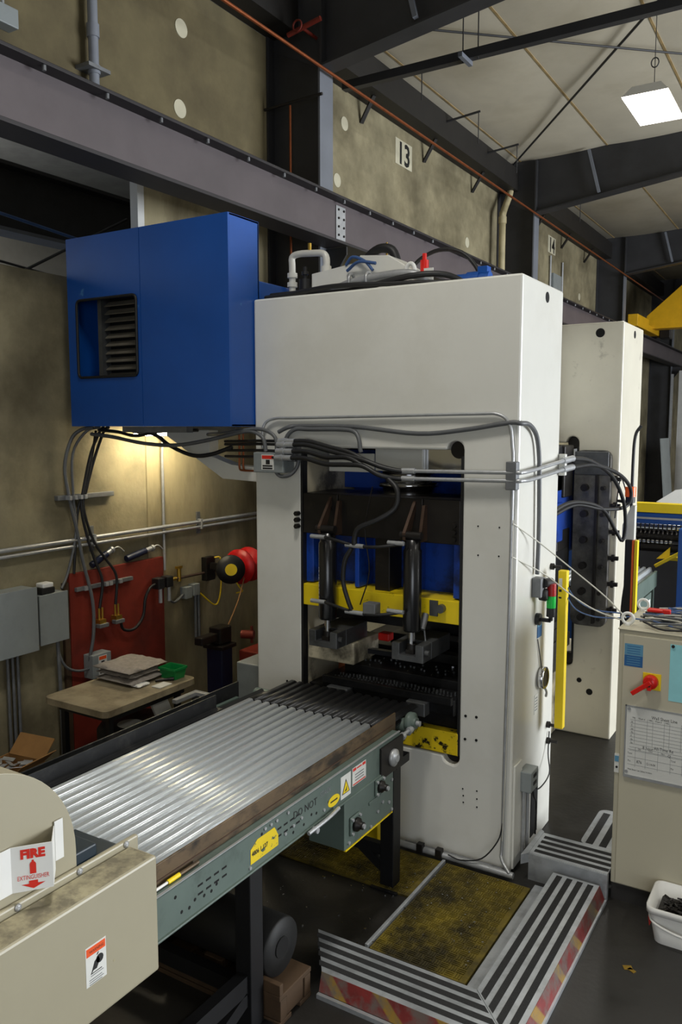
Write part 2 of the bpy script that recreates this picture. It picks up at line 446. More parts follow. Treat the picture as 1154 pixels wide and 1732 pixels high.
for k in range(4):
    for j in (0, 1):
        m = MB(); z = 4.24 + .075*k; y = 6.575 + .09*j
        m.cyl((BX+.024, y, z), (BX+.034, y, z), .011, n=6); m.build('bolt', 'black_steel', sp)
for yf in (6.6, 12.6, 18.6, 24.6):      # brackets carrying the beam off the columns
    m = MB(); m.prism([(-4.2, 3.75), (-4.2, 4.13), (BX+.1, 4.13), (BX+.1, 4.06)], 'y', yf-.01, yf+.01)
    m.build('bracket', 'steel_dark', b)

# ---- copper pipe, eave channel, drain pipe, conduits up high
m = MB(); m.cyl((-4.14, -5, 5.66), (-4.14, 30.5, 5.69), .015, n=10)
tag(m.build('copper_pipe', 'copper'), 'long copper pipe running under the eave in front of columns', 'pipe')
m = MB(); m.cyl((-4.5, 6.45, .0), (-4.5, 6.45, 5.42), .011, n=8)
tag(m.build('copper_drop_pipe', 'copper'), 'thin vertical copper pipe beside the nearest column', 'pipe')
m = MB(); m.cyl((-4.79, 6.45, 5.435), (-4.15, 6.45, 5.455), .014, n=8)
tag(m.build('pipe_support', 'eave_dark'), 'dark rod crossing the nearest column above the thin copper pipe', 'rod')
rx = thing('riser_box', 'small grey box between two thin risers below wall number 14', 'junction box', (-4.75, 15.4, 4.6))
part('box', 'box_grey', rx, (-4.8, -4.72, 15.2, 15.7, 4.75, 5.3), bev=.006)
for y in (15.15, 15.9):
    m = MB(); m.cyl((-4.77, y, 4.5), (-4.77, y, 5.6), .02, n=8); m.build('conduit', 'galv', rx)
ev = thing('eave_channel', 'dark steel channel along the top of the concrete wall', 'channel', (-4.65, 12, 6.1))
part('channel', 'eave_dark', ev, (-4.8, -4.5, -5, 30.8, 6.1, 6.13), (-4.52, -4.5, -5, 30.8, 6.13, 6.4), (-4.8, -4.5, -5, 30.8, 6.4, 6.42))
for y in (8.2, 9.8, 11.4, 14.2, 15.8, 17.4):
    m = MB(); m.bar((-4.79, y+.05, 5.86), (-4.6, y, 6.1), .05, .02); m.build('knee_brace', 'eave_dark', ev)
dp = thing('drain_pipe', 'cream downpipe with an offset bend beside the second column', 'pipe', (-4.6, 12.3, 0))
m = MB(); m.tube([(-4.6, 12.52, 6.4), (-4.6, 12.52, 6.15), (-4.6, 12.47, 6.02), (-4.6, 12.25, 5.75), (-4.6, 12.2, 5.6), (-4.6, 12.2, 5.2), (-4.6, 12.2, .2)], .05, n=12)
m.build('pipe', 'cream_pipe', dp)
m = MB(); m.cyl((-4.6, 12.52, 6.1), (-4.6, 12.52, 6.2), .062, n=12); m.cyl((-4.6, 12.2, 5.55), (-4.6, 12.2, 5.65), .062, n=12); m.build('coupling', 'cream_pipe', dp)
vp = thing('pvc_pipe', 'grey plastic pipe with couplings on the concrete above the runway beam', 'pipe', (-4.7, 4.3, 3.6))
m = MB(); m.cyl((-4.72, 4.32, 4.53), (-4.72, 4.32, 6.45), .036, n=14); m.build('pipe', 'pvc', vp)
for z0, z1 in ((5.25, 5.34), (5.0, 5.06)):
    m = MB(); m.cyl((-4.72, 4.32, z0), (-4.72, 4.32, z1), .045, n=14); m.build('coupling', 'pvc', vp)
m = MB(); m.box(-4.8, -4.66, 4.22, 4.42, 5.02, 5.045); m.build('clamp', 'galv_dull', vp)
hb = thing('high_conduit_box', 'small grey box under two conduits in the upper left corner', 'junction box', (-4.72, 3.58, 5.0))
part('box', 'box_grey', hb, (-4.8, -4.7, 3.5, 3.68, 5.05, 5.17), bev=.006)
for y in (3.54, 3.6): 
    m = MB(); m.cyl((-4.75, y, 5.17), (-4.75, y, 6.4), .011, n=8); m.build('conduit', 'galv', hb)
sv = thing('sprinkler_valve', 'small red sprinkler valve on the nearest rafter', 'valve', (-4.3, 6.3, 5.9))
m = MB(); m.cyl((-4.45, 6.35, 5.98), (-4.1, 6.35, 6.04), .022, n=10); m.cyl((-4.3, 6.35, 6.01), (-4.3, 6.592, 6.01), .015, n=8); m.build('body', 'red_board', sv)
m = MB(); m.tube([(-4.3 + .045*math.cos(t), 6.28, 6.0 + .045*math.sin(t)) for t in [i*PI/5 for i in range(10)]], .008, closed=True, sub=2); m.build('handwheel', 'red_board', sv)

# ---- roof strut, rods, hangers
st = thing('strut_channel', 'dark strut channel hung on rods across the bay below the ceiling', 'channel', (-3, 7.4, 5.85))
part('channel', 'steel_dark', st, (-4.5, 3.5, 7.36, 7.40, 5.86, 5.94), (-4.5, 3.5, 7.40, 7.44, 5.925, 5.94), (-4.5, 3.5, 7.40, 7.44, 5.86, 5.875))
part('cross_tee', 'steel_flange', st, (-3.17, -3.13, 7.2, 7.45, 5.82, 5.86))
for x in (-3.2, -3.05):
    m = MB(); m.cyl((x, 7.38, 5.84), (x, 7.38, 6.55), .006, n=6); m.build('rod', 'steel_dark', st)
m = MB(); m.cyl((-4.58, 12.5, 6.46), (-1.2, 7.9, 6.54), .014, n=8)
tag(m.build('brace_rod', 'steel_dark'), 'dark diagonal roof brace rod below the insulation', 'rod')
m = MB(); m.cyl((-3.9, 7.7, 6.44), (-.6, 10.9, 6.5), .012, n=8)
tag(m.build('cross_brace_rod', 'steel_dark'), 'thin dark rod crossing behind the strut channel', 'rod')
for i, (y, lab) in enumerate(((8.3, 'nearest small pipe hanger below the ceiling edge, by the strut channel'), (9.9, 'small pipe hanger below the ceiling edge, above wall number 13'),
               (11.3, 'small pipe hanger below the ceiling edge, before the lamp rafter'), (14.5, 'small pipe hanger beyond the rafter behind the lamp'))):
    h = thing('pipe_hanger', lab, 'hanger', (-4.5, y, 6.1), 'pipe hangers along the eave')
    m = MB(); m.cyl((-4.5, y, 6.32), (-4.05, y, 6.36), .014, n=6); m.build('arm', 'steel_dark', h)
    m = MB(); m.cyl((-4.07, y, 6.36), (-4.07, y, 5.98), .006, n=6); m.build('rod', 'steel_dark', h)

# ---- high bay lamps
def lamp(x, y, label, z=5.6, rod=True):
    t = thing('high_bay_lamp', label, 'lamp', (x, y, z), 'high bay lamps')
    m = MB()
    A = [(-.21,-.42),(.21,-.42),(.21,.42),(-.21,.42)]; B = [(-.13,-.36),(.13,-.36),(.13,.36),(-.13,.36)]
    m.add([(x+a, y+c, z) for a, c in A] + [(x+a, y+c, z+.1) for a, c in B], [(0,1,5,4),(1,2,6,5),(2,3,7,6),(3,0,4,7),(4,5,6,7)])
    m.build('reflector', 'white_plastic', t)
    m = MB(); m.box(x-.205, x+.205, y-.415, y+.415, z-.012, z-.004); m.build('lens', 'lens', t)
    ld = bpy.data.lights.new('high_bay_beam', 'AREA'); ld.shape = 'RECTANGLE'; ld.size = .40; ld.size_y = .82
    ld.energy = LAMP_W; ld.spread = R(125); ld.color = (1, .97, .9)
    lo = bpy.data.objects.new('high_bay_beam', ld); col.objects.link(lo); lo.parent = t; lo.location = (0, 0, -.016)
    m = MB(); m.cyl((x, y, z+.1), (x, y, zc(x)-.03), .004, n=6)
    m.tube([(x+.035*math.cos(k), y, z+.42+.045*math.sin(k)) for k in [i*PI/5 for i in range(10)]], .006, closed=True, sub=2, n=6); m.build('hanger', 'steel_dark', t)
lamp(-1.77, 8.75, 'bright high bay lamp hanging from the insulated ceiling')
lamp(-1.77, 2.4, 'high bay lamp above the press conveyor, out of view', 5.9)
for x, y, w in ((-1.77, 15, 'third along the press line row'), (3.0, 2.4, 'first along the middle row'), (3.0, 8.75, 'second along the middle row'), (3.0, 15, 'third along the middle row'), (3.0, -3, 'behind the camera in the middle row'), (-1.77, -3, 'behind the camera in the press line row'), (7, 5.5, 'beside the dock door'), (-1.77, 19.4, 'fourth along the press line row'), (-1.77, 27, 'last along the press line row'), (3.0, 22, 'fourth along the middle row')):
    lamp(x, y, 'high bay lamp ' + w + ', out of view')

# ---- neighbouring bay seen through the opening
nb = thing('bay_girder', 'deep dark girder in the neighbouring bay seen through the wall opening', 'girder', (-8, 8, 4.6))
part('web', 'steel_dark', nb, (-8.02, -8, -5, 30, 4.65, 5.3))
part('top_flange', 'steel_dark', nb, (-8.15, -7.85, -5, 30, 5.3, 5.34))
part('bottom_flange', 'steel_flange', nb, (-8.15, -7.85, -5, 30, 4.6, 4.64))
m = MB(); m.cyl((-6.6, 3, 4.55), (-6.9, 9, 4.2), .015, n=6)
tag(m.build('blue_hose', 'blue_wire'), 'thin blue line under the girder in the neighbouring bay', 'hose')
m = MB(); m.cyl((-6.3, 4.4, 3.6), (-7.6, 7.4, 5.0), .014, n=6); m.cyl((-6.5, 3.6, 4.05), (-7.2, 7.5, 3.95), .012, n=6)
tag(m.build('bay_brace', 'steel_dark'), 'dark crossed brace rods beyond the concrete parapet', 'rod')
bl = thing('bay_fill_lamp', 'added bare tube lamp brightening the neighbouring bay, out of view', 'lamp', (-9.8, 5.2, 5.5))  # added out of view to brighten the neighbouring ceiling
part('spine', 'white_plastic', bl, (-9.83, -9.77, 4.4, 6.0, 5.5, 5.54))
m = MB(); m.cyl((-9.86, 4.45, 5.57), (-9.86, 5.95, 5.57), .02, n=10); m.build('tube', 'bay_fill_tube', bl)
m = MB(); m.cyl((-9.74, 4.45, 5.57), (-9.74, 5.95, 5.57), .02, n=10); m.build('tube', 'bay_fill_tube', bl)
m = MB(); m.cyl((-9.8, 4.6, 5.54), (-9.8, 4.6, 6.5), .005, n=6); m.build('hanger', 'steel_dark', bl)
# ================================================================== the press
pr = thing('hydraulic_press', 'tall cream white slotted frame press with blue ram and yellow bands', 'press', (-2.34, 5.7, 0))
PL, PRX, PT = -3.22, -1.465, 3.29
def slot():
    a = [(-2.865, .60)]
    a += list(reversed(arc(-1.83, .605, .05, 180, 360, 10)))[::-1]
    a += arc(-1.83, 2.365, .05, 0, 180, 10)
    a += list(arc(-2.815, 2.365, .05, 0, 180, 10))
    return a
for y0, y1 in ((4.2, 4.92), (6.5, 7.2)):
    m = MB(); m.prism([(PL, 0), (PRX, 0), (PRX, PT), (PL, PT)], 'y', y0, y1, [slot()])
    fr = m.build('frame_plate', 'press_white' if y0 < 5 else 'press_rear', pr, bev=.012)
    part('slot_edge', 'black_rubber', fr, (-2.8665, -2.852, y0-.004, y0+.05, .60, 2.33)); part('slot_edge', 'black_rubber', fr, (-1.793, -1.7795, y0-.004, y0+.05, .62, 2.33))
    for cx_, cz_ in ((-1.83, 2.365), (-1.83, .605)):
        m = MB(); m.cyl((cx_, y0+.05, cz_), (cx_, y0+.1, cz_), .0495, n=20); m.build('relief_shade', 'black_steel', fr)  # dark disc added in each relief hole to stand for its shade
    # liners of the window
    part('slot_liner', 'press_dirty', fr, (-2.864, -2.856, y0+.02, y1-.02, .64, 2.3))
    part('slot_liner', 'press_dirty', fr, (-1.79, -1.782, y0+.02, y1-.02, .7, 2.3))
part('crown', 'press_white', pr, (-3.1, -1.95, 4.92, 6.5, 2.45, 3.22), bev=.01)
part('bed', 'press_dirty', pr, (-3.1, -1.9, 4.92, 6.5, 0, .6), bev=.01)
# bolt holes and bores seen on the frame faces
def hole(x, y, z, r, n=12, axis='y', mt='dark_void'):
    m = MB()
    if axis == 'y': m.cyl((x, y-.003, z), (x, y+.03, z), r, n=n)
    else: m.cyl((x-.03, y, z), (x+.003, y, z), r, n=n)
    return m.build('bolt_hole', mt, pr)
for x, z in ((-2.981,.859),(-2.912,.862),(-1.744,.862),(-1.679,.867),(-1.745,.726),(-1.677,.733)): hole(x, 4.2, z, .008)
for x, z in ((-1.754,.429),(-1.668,.436),(-1.75,.389),(-1.667,.389),(-1.749,.349),(-1.666,.341),(-1.689,1.95),(-1.566,1.951),(-1.686,1.789),(-1.566,1.793)): hole(x, 4.2, z, .0045)
hole(PRX, 4.61, 3.217, .03, 16, 'x'); hole(-1.642, 6.5, 3.21, .035, 16); hole(PRX, 6.87, 3.22, .03, 16, 'x')
hole(-1.637, 6.5, .368, .026, 16); hole(-1.721, 6.5, .452, .02)
# rear guide plate with bolts, dark, on the second frame
gp = MB(); gp.prism(rrect(-1.795, -1.515, .92, 2.31, .06), 'y', 6.44, 6.5); gp = gp.build('guide_plate', 'guide_dirty', pr, bev=.006)
part('guide_cover', 'grey_steel', gp, (-1.79, -1.53, 6.43, 6.44, 2.12, 2.30), bev=.004)
part('guide_strip', 'black_steel', gp, (-1.62, -1.60, 6.40, 6.44, .95, 2.12))
for k in range(6):
    z = 2.02 - .205*k
    for x in (-1.70, -1.56):
        m = MB(); m.cyl((x, 6.38, z), (x, 6.44, z), .028 if x < -1.6 else .016, n=10); m.build('bolt', 'black_steel', gp)
    m = MB(); m.bar((-1.51, 6.46, z+.07), (-1.44, 6.46, z+.07), .03, .03); m.cyl((-1.49, 6.46, z+.07), (-1.47, 6.46, z+.07), .03, n=6); m.build('adjusting_bolt', 'black_steel', gp)
part('die_holder', 'black_steel', pr, (-2.2, -1.815, 6.1, 6.44, .75, 1.7), (-2.1, -1.80, 6.2, 6.44, 1.95, 2.35), bev=.01)
# ram
ram = thing  # (name kept free)
rm = part('ram', 'blue_ram', pr, (-2.84, -1.82, 4.42, 6.98, 1.50, 1.86), bev=.01)
for x0, x1 in ((-2.86,-2.80),(-2.50,-2.47),(-2.14,-2.11),(-1.85,-1.80)):
    part('rib', 'blue_ram', rm, (x0, x1, 4.24, 4.42, 1.52, 1.84), bev=.004)
part('centre_guide', 'black_steel', rm, (-2.37, -2.27, 4.26, 4.42, 1.50, 1.84), bev=.004)
m = MB(); m.prism([(-2.85, 2.34), (-2.62, 2.34), (-2.45, 2.09), (-2.85, 2.09)], 'y', 4.7, 4.78); m.build('ram_gusset', 'blue_ram', rm)
part('ram_upper', 'blue_ram', pr, (-2.84, -1.82, 4.8, 6.9, 1.86, 2.2), bev=.01)
part('ram_plate', 'yellow_paint', pr, (-2.862, -1.785, 4.205, 4.9, 1.378, 1.512), bev=.004)
yp = [o for o in pr.children if o.name.startswith('ram_plate')][0]
m = MB(); m.obox((-1.95, 4.2, 1.46), (.05, .012, .09)); m.cyl((-1.90, 4.17, 1.465), (-1.90, 4.205, 1.465), .025, n=12); m.build('clamp', 'grey_steel', yp)
m = MB(); m.cyl((-2.0, 4.15, 1.34), (-2.0, 4.2, 1.42), .02, n=8); m.cyl((-1.985, 4.17, 1.26), (-2.0, 4.18, 1.34), .006, n=6); m.build('sensor', 'galv_dull', yp)
# crosshead in three plates
for x0, x1 in ((-2.851,-2.598),(-2.594,-2.028),(-2.024,-1.796)):
    cp = part('crosshead_plate', 'black_steel', pr, (x0, x1, 4.20, 4.60, 1.835, 2.085), bev=.004)
for z in (1.865, 1.905, 1.945): 
    m = MB(); m.cyl((-1.828, 4.18, z), (-1.828, 4.20, z), .014, n=6); m.build('bolt', 'black_steel', cp)
    m = MB(); m.cyl((-2.885, 4.165, z+.01), (-2.885, 4.2, z+.01), .016, n=6); m.build('bolt', 'black_steel', pr)
# piston, header block and plates in the upper window
m = MB(); m.lathe([(.16,2.085),(.16,2.12),(.185,2.125),(.185,2.15),(.15,2.152),(.15,2.2),(.17,2.205),(.17,2.24)], (-2.3, 4.56, 0), n=32); m.build('piston', 'chrome', pr)
part('header_block', 'press_white', pr, (-2.44, -2.115, 4.38, 4.75, 2.225, 2.44), bev=.006)
part('header_plate', 'press_white', pr, (-2.76, -2.44, 4.36, 4.38, 2.215, 2.33), bev=.003)
part('steel_plate', 'chrome', pr, (-2.115, -1.80, 4.42, 4.6, 2.23, 2.44), bev=.003)
part('back_block', 'black_steel', pr, (-2.84, -1.82, 4.75, 4.9, 2.2, 2.44))
# return cylinders
for cx, r in ((-2.612, .056), (-2.043, .053)):
    cy = 4.11
    m = MB(); m.lathe([(.03,1.335),(r*.9,1.335),(r,1.345),(r,1.80),(r*.85,1.81),(r*.85,1.86),(.03,1.865)], (cx, cy, 0), n=24)
    c = m.build('return_cylinder', 'cyl_black', pr)
    m = MB(); m.cyl((cx, cy, 1.24), (cx, cy, 1.34), .021, n=14); m.build('rod', 'chrome', c)
    m = MB(); m.cyl((cx, cy, 1.19), (cx, cy, 1.26), .03, n=14); m.obox((cx, cy, 1.2), (.05, .06, .06)); m.build('rod_eye', 'black_steel', c)
    for sx in (-.036, .036):
        prof_ = [(4.20, 2.07), (4.20, 2.02), (4.125, 1.86), (4.095, 1.845), (4.07, 1.86), (4.065, 1.90)] if sx < 0 else [(4.20, 2.05), (4.20, 1.845), (4.12, 1.845), (4.13, 1.9), (4.17, 2.05)]
        m = MB(); m.prism(prof_, 'x', cx+sx-.009, cx+sx+.009)
        m.build('ear', 'rust_steel', c)
    m = MB(); m.cyl((cx-.065, cy-.02, 1.885), (cx+.065, cy-.02, 1.885), .024, n=12); m.build('pin', 'black_steel', c)
    b0 = cx - .10; z0 = 1.17
    m = MB(); m.prism([(b0, z0), (b0+.2, z0), (b0+.2, z0+.10), (b0+.15, z0+.10), (b0+.15, z0+.035), (b0+.05, z0+.035), (b0+.05, z0+.10), (b0, z0+.10)], 'y', 4.05, 4.16)
    m.build('clevis_block', 'grey_steel', c, bev=.004)
    m = MB(); m.cyl((cx+.06, cy-.03, 1.225), (cx+.125, cy-.03, 1.225), .017, n=10); m.build('pin', 'grey_steel', c)
    part('block_extension', 'grey_steel', c, (b0, b0+.2, 4.161, 4.42, z0, z0+.1), bev=.003)
text('MILLER', .05, 'white_label', pr, (-2.645, 4.052, 1.44), (0,0,1), (-.94,-.34,0), 'LEFT') if False else None
# worn white stencil down the left cylinder
for i in range(9):
    m = MB(); z = 1.47 + .022*i; m.box(-2.648, -2.636, 4.066, 4.07, z, z+.008 + .008*(i % 2)); m.build('stencil_mark', 'white_label', pr)
# tee hoses between the cylinders
for z, ztop in ((1.845, None), (1.455, None)):
    m = MB(); m.tube([(-2.63, 4.05, z), (-2.5, 4.0, z-.005), (-2.35, 4.0, z-.03), (-2.2, 4.0, z-.025), (-2.06, 4.05, z)], .010, n=8); m.build('tee_hose', 'black_rubber', pr)
    for xa, xb in ((-2.68,-2.58),(-2.42,-2.36),(-2.36,-2.30),(-2.16,-2.06)):
        zz = z if xa < -2.5 or xa > -2.2 else z-.03
        m = MB(); m.cyl((xa, 4.03 if zz == z else 4.0, zz), (xb, 4.03 if zz == z else 4.0, zz), .013, n=8); m.build('fitting', 'galv', pr)
m = MB(); m.tube([(-2.36, 4.0, 1.82), (-2.36, 4.0, 1.86), (-2.33, 4.0, 1.92), (-2.22, 4.02, 1.97), (-2.13, 4.06, 2.04), (-2.13, 4.08, 2.14), (-2.2, 4.1, 2.2)], .016, n=8); m.build('drop_hose', 'black_rubber', pr)
m = MB(); m.tube([(-2.38, 4.0, 1.80), (-2.42, 3.99, 1.72), (-2.43, 3.99, 1.6), (-2.40, 3.99, 1.5), (-2.38, 4.0, 1.44)], .014, n=8); m.build('drop_hose', 'black_rubber', pr)
m = MB(); m.tube([(-2.30, 4.1, 2.15), (-2.36, 4.12, 1.9), (-2.33, 4.12, 1.65), (-2.38, 4.1, 1.45)], .004, n=6); m.build('chain', 'black_steel', pr)
m = MB(); m.box(-2.3, -2.22, 3.99, 4.06, 1.42, 1.49); m.build('valve_block', 'galv_dull', pr, bev=.005)

# die stack
part('bolster', 'die_steel', pr, (-2.85, -1.79, 4.26, 6.44, .75, .86), bev=.005)
bp_ = part('bolster_face', 'yellow_chipped', pr, (-2.85, -1.787, 4.195, 4.26, .615, .748), bev=.004)
part('die_shoe', 'die_steel', pr, (-2.68, -1.795, 4.15, 6.4, .86, .955), bev=.005)
ds = part('die_plate', 'die_steel', pr, (-2.62, -1.80, 4.32, 6.3, .955, 1.01), bev=.004)
part('die_bar', 'die_steel', pr, (-2.60, -1.80, 4.62, 4.70, 1.01, 1.07), (-2.58, -1.80, 4.86, 5.0, 1.01, 1.09), (-2.5, -1.80, 5.3, 5.6, 1.01, 1.1), bev=.004)
part('die_lip', 'die_steel', pr, (-2.66, -1.80, 4.12, 4.15, .93, .975), bev=.003)
m = MB()
for i in range(34):
    for j in range(2):
        x = -2.60 + .0235*i; y = 4.18 + .06*j + random.uniform(-.006, .006)
        m.cyl((x, y, .955), (x, y, .968 + random.uniform(0, .01)), .0065, n=6)
for i in range(26):
    x = -2.55 + .028*i; y = 4.4 + random.uniform(0, .12); m.cyl((x, y, 1.01), (x, y, 1.022), .008, n=6)
o = m.build('stud_rows', 'grey_steel', ds); o['kind'] = 'stuff'
m = MB()
for i in range(60):
    x = random.uniform(-2.6, -1.82); y = random.uniform(4.35, 5.2); z = 1.012
    m.obox((x, y, z), (.012, .006, .004), Matrix.Rotation(random.random()*3, 3, 'Z'))
o = m.build('metal_chips', 'chrome', ds); o['kind'] = 'stuff'
for x0, x1, z0 in ((-2.606,-2.458,.845), (-2.066,-1.944,.85)):
    part('grip_block', 'grey_steel', pr, (x0, x1, 4.08, 4.15, z0, z0+.08), bev=.006)
part('upper_die', 'die_steel', pr, (-2.8, -1.82, 4.5, 6.4, 1.24, 1.378), bev=.005)
m = MB(); m.cyl((-2.7, 4.45, .86), (-2.7, 4.45, 1.0), .04, n=16); m.build('guide_bush', 'copper', pr)
part('side_block', 'press_dirty', pr, (-2.84, -2.50, 4.23, 4.55, 1.03, 1.168), bev=.008)
part('red_stop', 'red_plastic', pr, (-2.48, -2.40, 4.5, 4.57, 1.13, 1.18), bev=.008)
m = MB(); m.bar((-2.2, 4.7, 1.0), (-2.6, 4.35, 1.1), .05, .03); m.build('transfer_bar', 'die_steel', pr)

# conduits, hoses and boxes fastened to the press
def run(name, mt, pts, r, parent=pr, n=8, sub=5):
    m = MB(); m.tube(pts, r, n=n, sub=sub); return m.build(name, mt, parent)
run('conduit', 'galv', [(-3.13,4.16,2.36),(-3.13,4.16,2.46),(-3.11,4.17,2.52),(-3.04,4.18,2.545),(-2.9,4.18,2.547),(-2.3,4.18,2.555),(-1.72,4.18,2.563),(-1.58,4.18,2.56),(-1.515,4.18,2.51),(-1.497,4.18,2.4),(-1.49,4.18,2.25),(-1.493,4.18,1.6),(-1.50,4.18,.9),(-1.505,4.18,.2),(-1.50,4.16,.1),(-1.44,4.12,.05)], .009)
run('flex_conduit', 'hose_grey', [(-3.0,4.15,2.46),(-2.93,4.16,2.49),(-2.85,4.18,2.497),(-2.47,4.18,2.493),(-2.05,4.18,2.455),(-1.75,4.18,2.48),(-1.52,4.18,2.515),(-1.455,4.19,2.512),(-1.44,4.28,2.505),(-1.44,4.40,2.45),(-1.44,4.455,2.35),(-1.44,4.475,2.2),(-1.44,4.49,1.9),(-1.445,4.495,1.66)], .013)
run('flex_conduit', 'hose_grey', [(-2.96,4.15,2.36),(-2.93,4.15,2.44),(-2.87,4.155,2.48),(-2.78,4.16,2.478),(-2.56,4.16,2.478),(-2.46,4.16,2.465),(-2.42,4.15,2.42),(-2.405,4.14,2.36),(-2.40,4.14,2.345)], .013)
run('flex_conduit', 'hose_grey', [(-2.99,4.1,2.22),(-2.95,4.1,2.19),(-2.88,4.1,2.2),(-2.84,4.12,2.25),(-2.83,4.13,2.32)], .012)
for dz, xz in ((0, 0), (-.044, 0)):
    run('rigid_line', 'galv', [(-2.12,4.14,2.245+dz),(-1.9,4.15,2.247+dz),(-1.49,4.16,2.252+dz),(-1.44,4.18,2.254+dz),(-1.43,4.3,2.258+dz*1.1),(-1.425,4.6,2.275+dz*1.15),(-1.42,4.93,2.295+dz*1.2)], .011)
    m = MB(); m.cyl((-2.13,4.14,2.245+dz), (-2.05,4.145,2.246+dz), .017, n=8); m.build('fitting', 'galv', pr)
    m = MB(); m.cyl((-1.425,4.86,2.29+dz*1.2), (-1.41,5.02,2.30+dz*1.2), .02, n=8); m.build('fitting', 'galv', pr)
m = MB(); m.box(-1.52,-1.46,4.15,4.2,2.16,2.31); m.build('conduit_clamp', 'galv_dull', pr, bev=.004)
m = MB(); m.box(-1.462,-1.42,4.90,4.935,2.20,2.33); m.build('conduit_clamp', 'press_white', pr, bev=.004)
# bundle of black hoses from the left manifold
hs = [(2.405,2.245),(2.385,2.245),(2.345,2.2),(2.305,2.2)]
for k, (za, zb_) in enumerate(hs):
    y = 4.11 - .012*k
    run('hose', 'black_rubber', [(-2.86,y,za),(-2.75,y,za+.0),(-2.6,y-.01,za-.03),(-2.45,y-.02,za-.06 if k < 2 else za-.03),(-2.34,y-.02,2.30 if k < 2 else 2.27),(-2.24,y,zb_+.02),(-2.15,4.13,zb_),(-2.12,4.14,zb_)], .014)
    m = MB(); m.cyl((-2.97,y,za), (-2.85,y,za), .017, n=8); m.cyl((-2.93,y,za), (-2.91,y,za), .023, n=6); m.build('fitting', 'galv', pr)
    run('rigid_line', 'black_rubber', [(-3.55,4.3,za-.01),(-3.3,4.2,za-.005),(-3.15,4.14,za),(-2.97,y,za)], .009)
part('manifold_plate', 'galv_dull', pr, (-2.95, -2.86, 4.125, 4.2, 2.28, 2.42), bev=.004)
jb = part('junction_box', 'box_grey', pr, (-3.145, -2.915, 4.08, 4.2, 2.21, 2.335), bev=.006)
part('label', 'white_label', jb, (-3.08, -2.985, 4.078, 4.08, 2.228, 2.322))
part('label_header', 'red_print', jb, (-3.075, -2.99, 4.077, 4.079, 2.295, 2.317))
part('label_symbol', 'black_print', jb, (-3.045, -3.015, 4.077, 4.079, 2.262, 2.29), (-3.07, -2.995, 4.077, 4.079, 2.232, 2.242), (-3.07, -2.995, 4.077, 4.079, 2.247, 2.257))
# things on the right side face (X = -1.465)
m = MB(); m.box(-1.465,-1.41,4.46,4.54,1.53,1.64); m.build('switch_box', 'galv_dull', pr, bev=.005)
m = MB(); m.lathe([(.02,0),(.035,.005),(.038,.04),(.025,.05)], (-1.44,4.525,1.54), (1,0,0), n=16); m.build('horn', 'black_rubber', pr)
m = MB(); m.cyl((-1.41,4.5,1.61), (-1.40,4.6,1.60), .028, n=12); m.build('cable_gland', 'black_rubber', pr)
sl = MB(); sl.cyl((-1.38,4.56,1.41), (-1.38,4.56,1.46), .026, n=20); sl = sl.build('signal_base', 'black_rubber', pr)
m = MB(); m.cyl((-1.38,4.56,1.461), (-1.38,4.56,1.53), .0265, n=20); m.build('green_lens', 'green_lamp', sl)
m = MB(); m.cyl((-1.38,4.56,1.531), (-1.38,4.56,1.60), .0265, n=20); m.build('red_lens', 'red_lamp', sl)
m = MB(); m.bar((-1.38,4.56,1.41), (-1.38,4.56,1.385), .02, .02); m.bar((-1.465,4.56,1.385), (-1.38,4.56,1.385), .02, .02); m.cyl((-1.465,4.56,1.385), (-1.44,4.56,1.385), .035, n=14); m.build('signal_arm', 'black_rubber', sl)
part('tag_plate', 'blue_label', pr, (-1.465,-1.461,4.58,4.66,1.265,1.33)); part('tag_plate', 'blue_label_pale', pr, (-1.465,-1.461,4.58,4.66,1.33,1.39))
m = MB(); m.lathe([(.03,0),(.06,0),(.066,.01),(.066,.035),(.058,.04),(.055,.03),(.02,.03)], (-1.464,4.65,1.014), (1,0,0), n=28); m.build('dial_gauge', 'chrome', pr)
m = MB(); m.cyl((-1.43,4.65,1.014), (-1.425,4.65,1.014), .05, n=24); m.build('dial_face', 'black_steel', pr)
m = MB(); m.tube([(-1.44,4.67,.95),(-1.43,4.68,.92),(-1.435,4.685,.89)], .007); m.build('gauge_stem', 'galv', pr)
part('name_plate', 'white_label', pr, (-1.465,-1.462,4.56,4.62,.81,.925)); 
for i in range(5): part('print_line', 'grey_print', pr, (-1.462,-1.4615,4.568,4.61,.83+.018*i,.836+.018*i))
part('corner_pad', 'press_white', pr, (-1.465,-1.452,4.22,4.34,.02,.62), bev=.003)
lb = part('outlet_box', 'box_grey', pr, (-1.465,-1.39,4.31,4.44,.44,.56), bev=.006)
for z in (.475, .52): part('socket', 'black_print', lb, (-1.39,-1.388,4.35,4.40,z,z+.02))
run('conduit', 'galv', [(-1.44,4.34,.44),(-1.44,4.34,.25),(-1.44,4.34,.03)], .011)
run('conduit', 'galv', [(-1.43,4.38,.44),(-1.43,4.38,.25),(-1.43,4.38,.03)], .011)
run('cord', 'black_rubber', [(-1.41,4.40,.44),(-1.41,4.42,.38),(-1.42,4.50,.3),(-1.43,4.53,.1)], .006)
run('cord', 'black_rubber', [(-1.41,4.42,.44),(-1.40,4.5,.40),(-1.40,4.68,.42),(-1.44,4.78,.50),(-1.455,4.84,.62)], .004)
part('access_opening', 'dark_void', pr, (-1.468,-1.461,4.54,4.66,.06,.38))
for y, z in ((4.813,1.656),(4.818,.67),(4.826,.565)):
    m = MB(); m.cyl((-1.465,y,z), (-1.40,y,z), .010, n=8); m.cyl((-1.465,y,z), (-1.445,y,z), .02, n=10); m.build('stand_off', 'black_steel', pr)
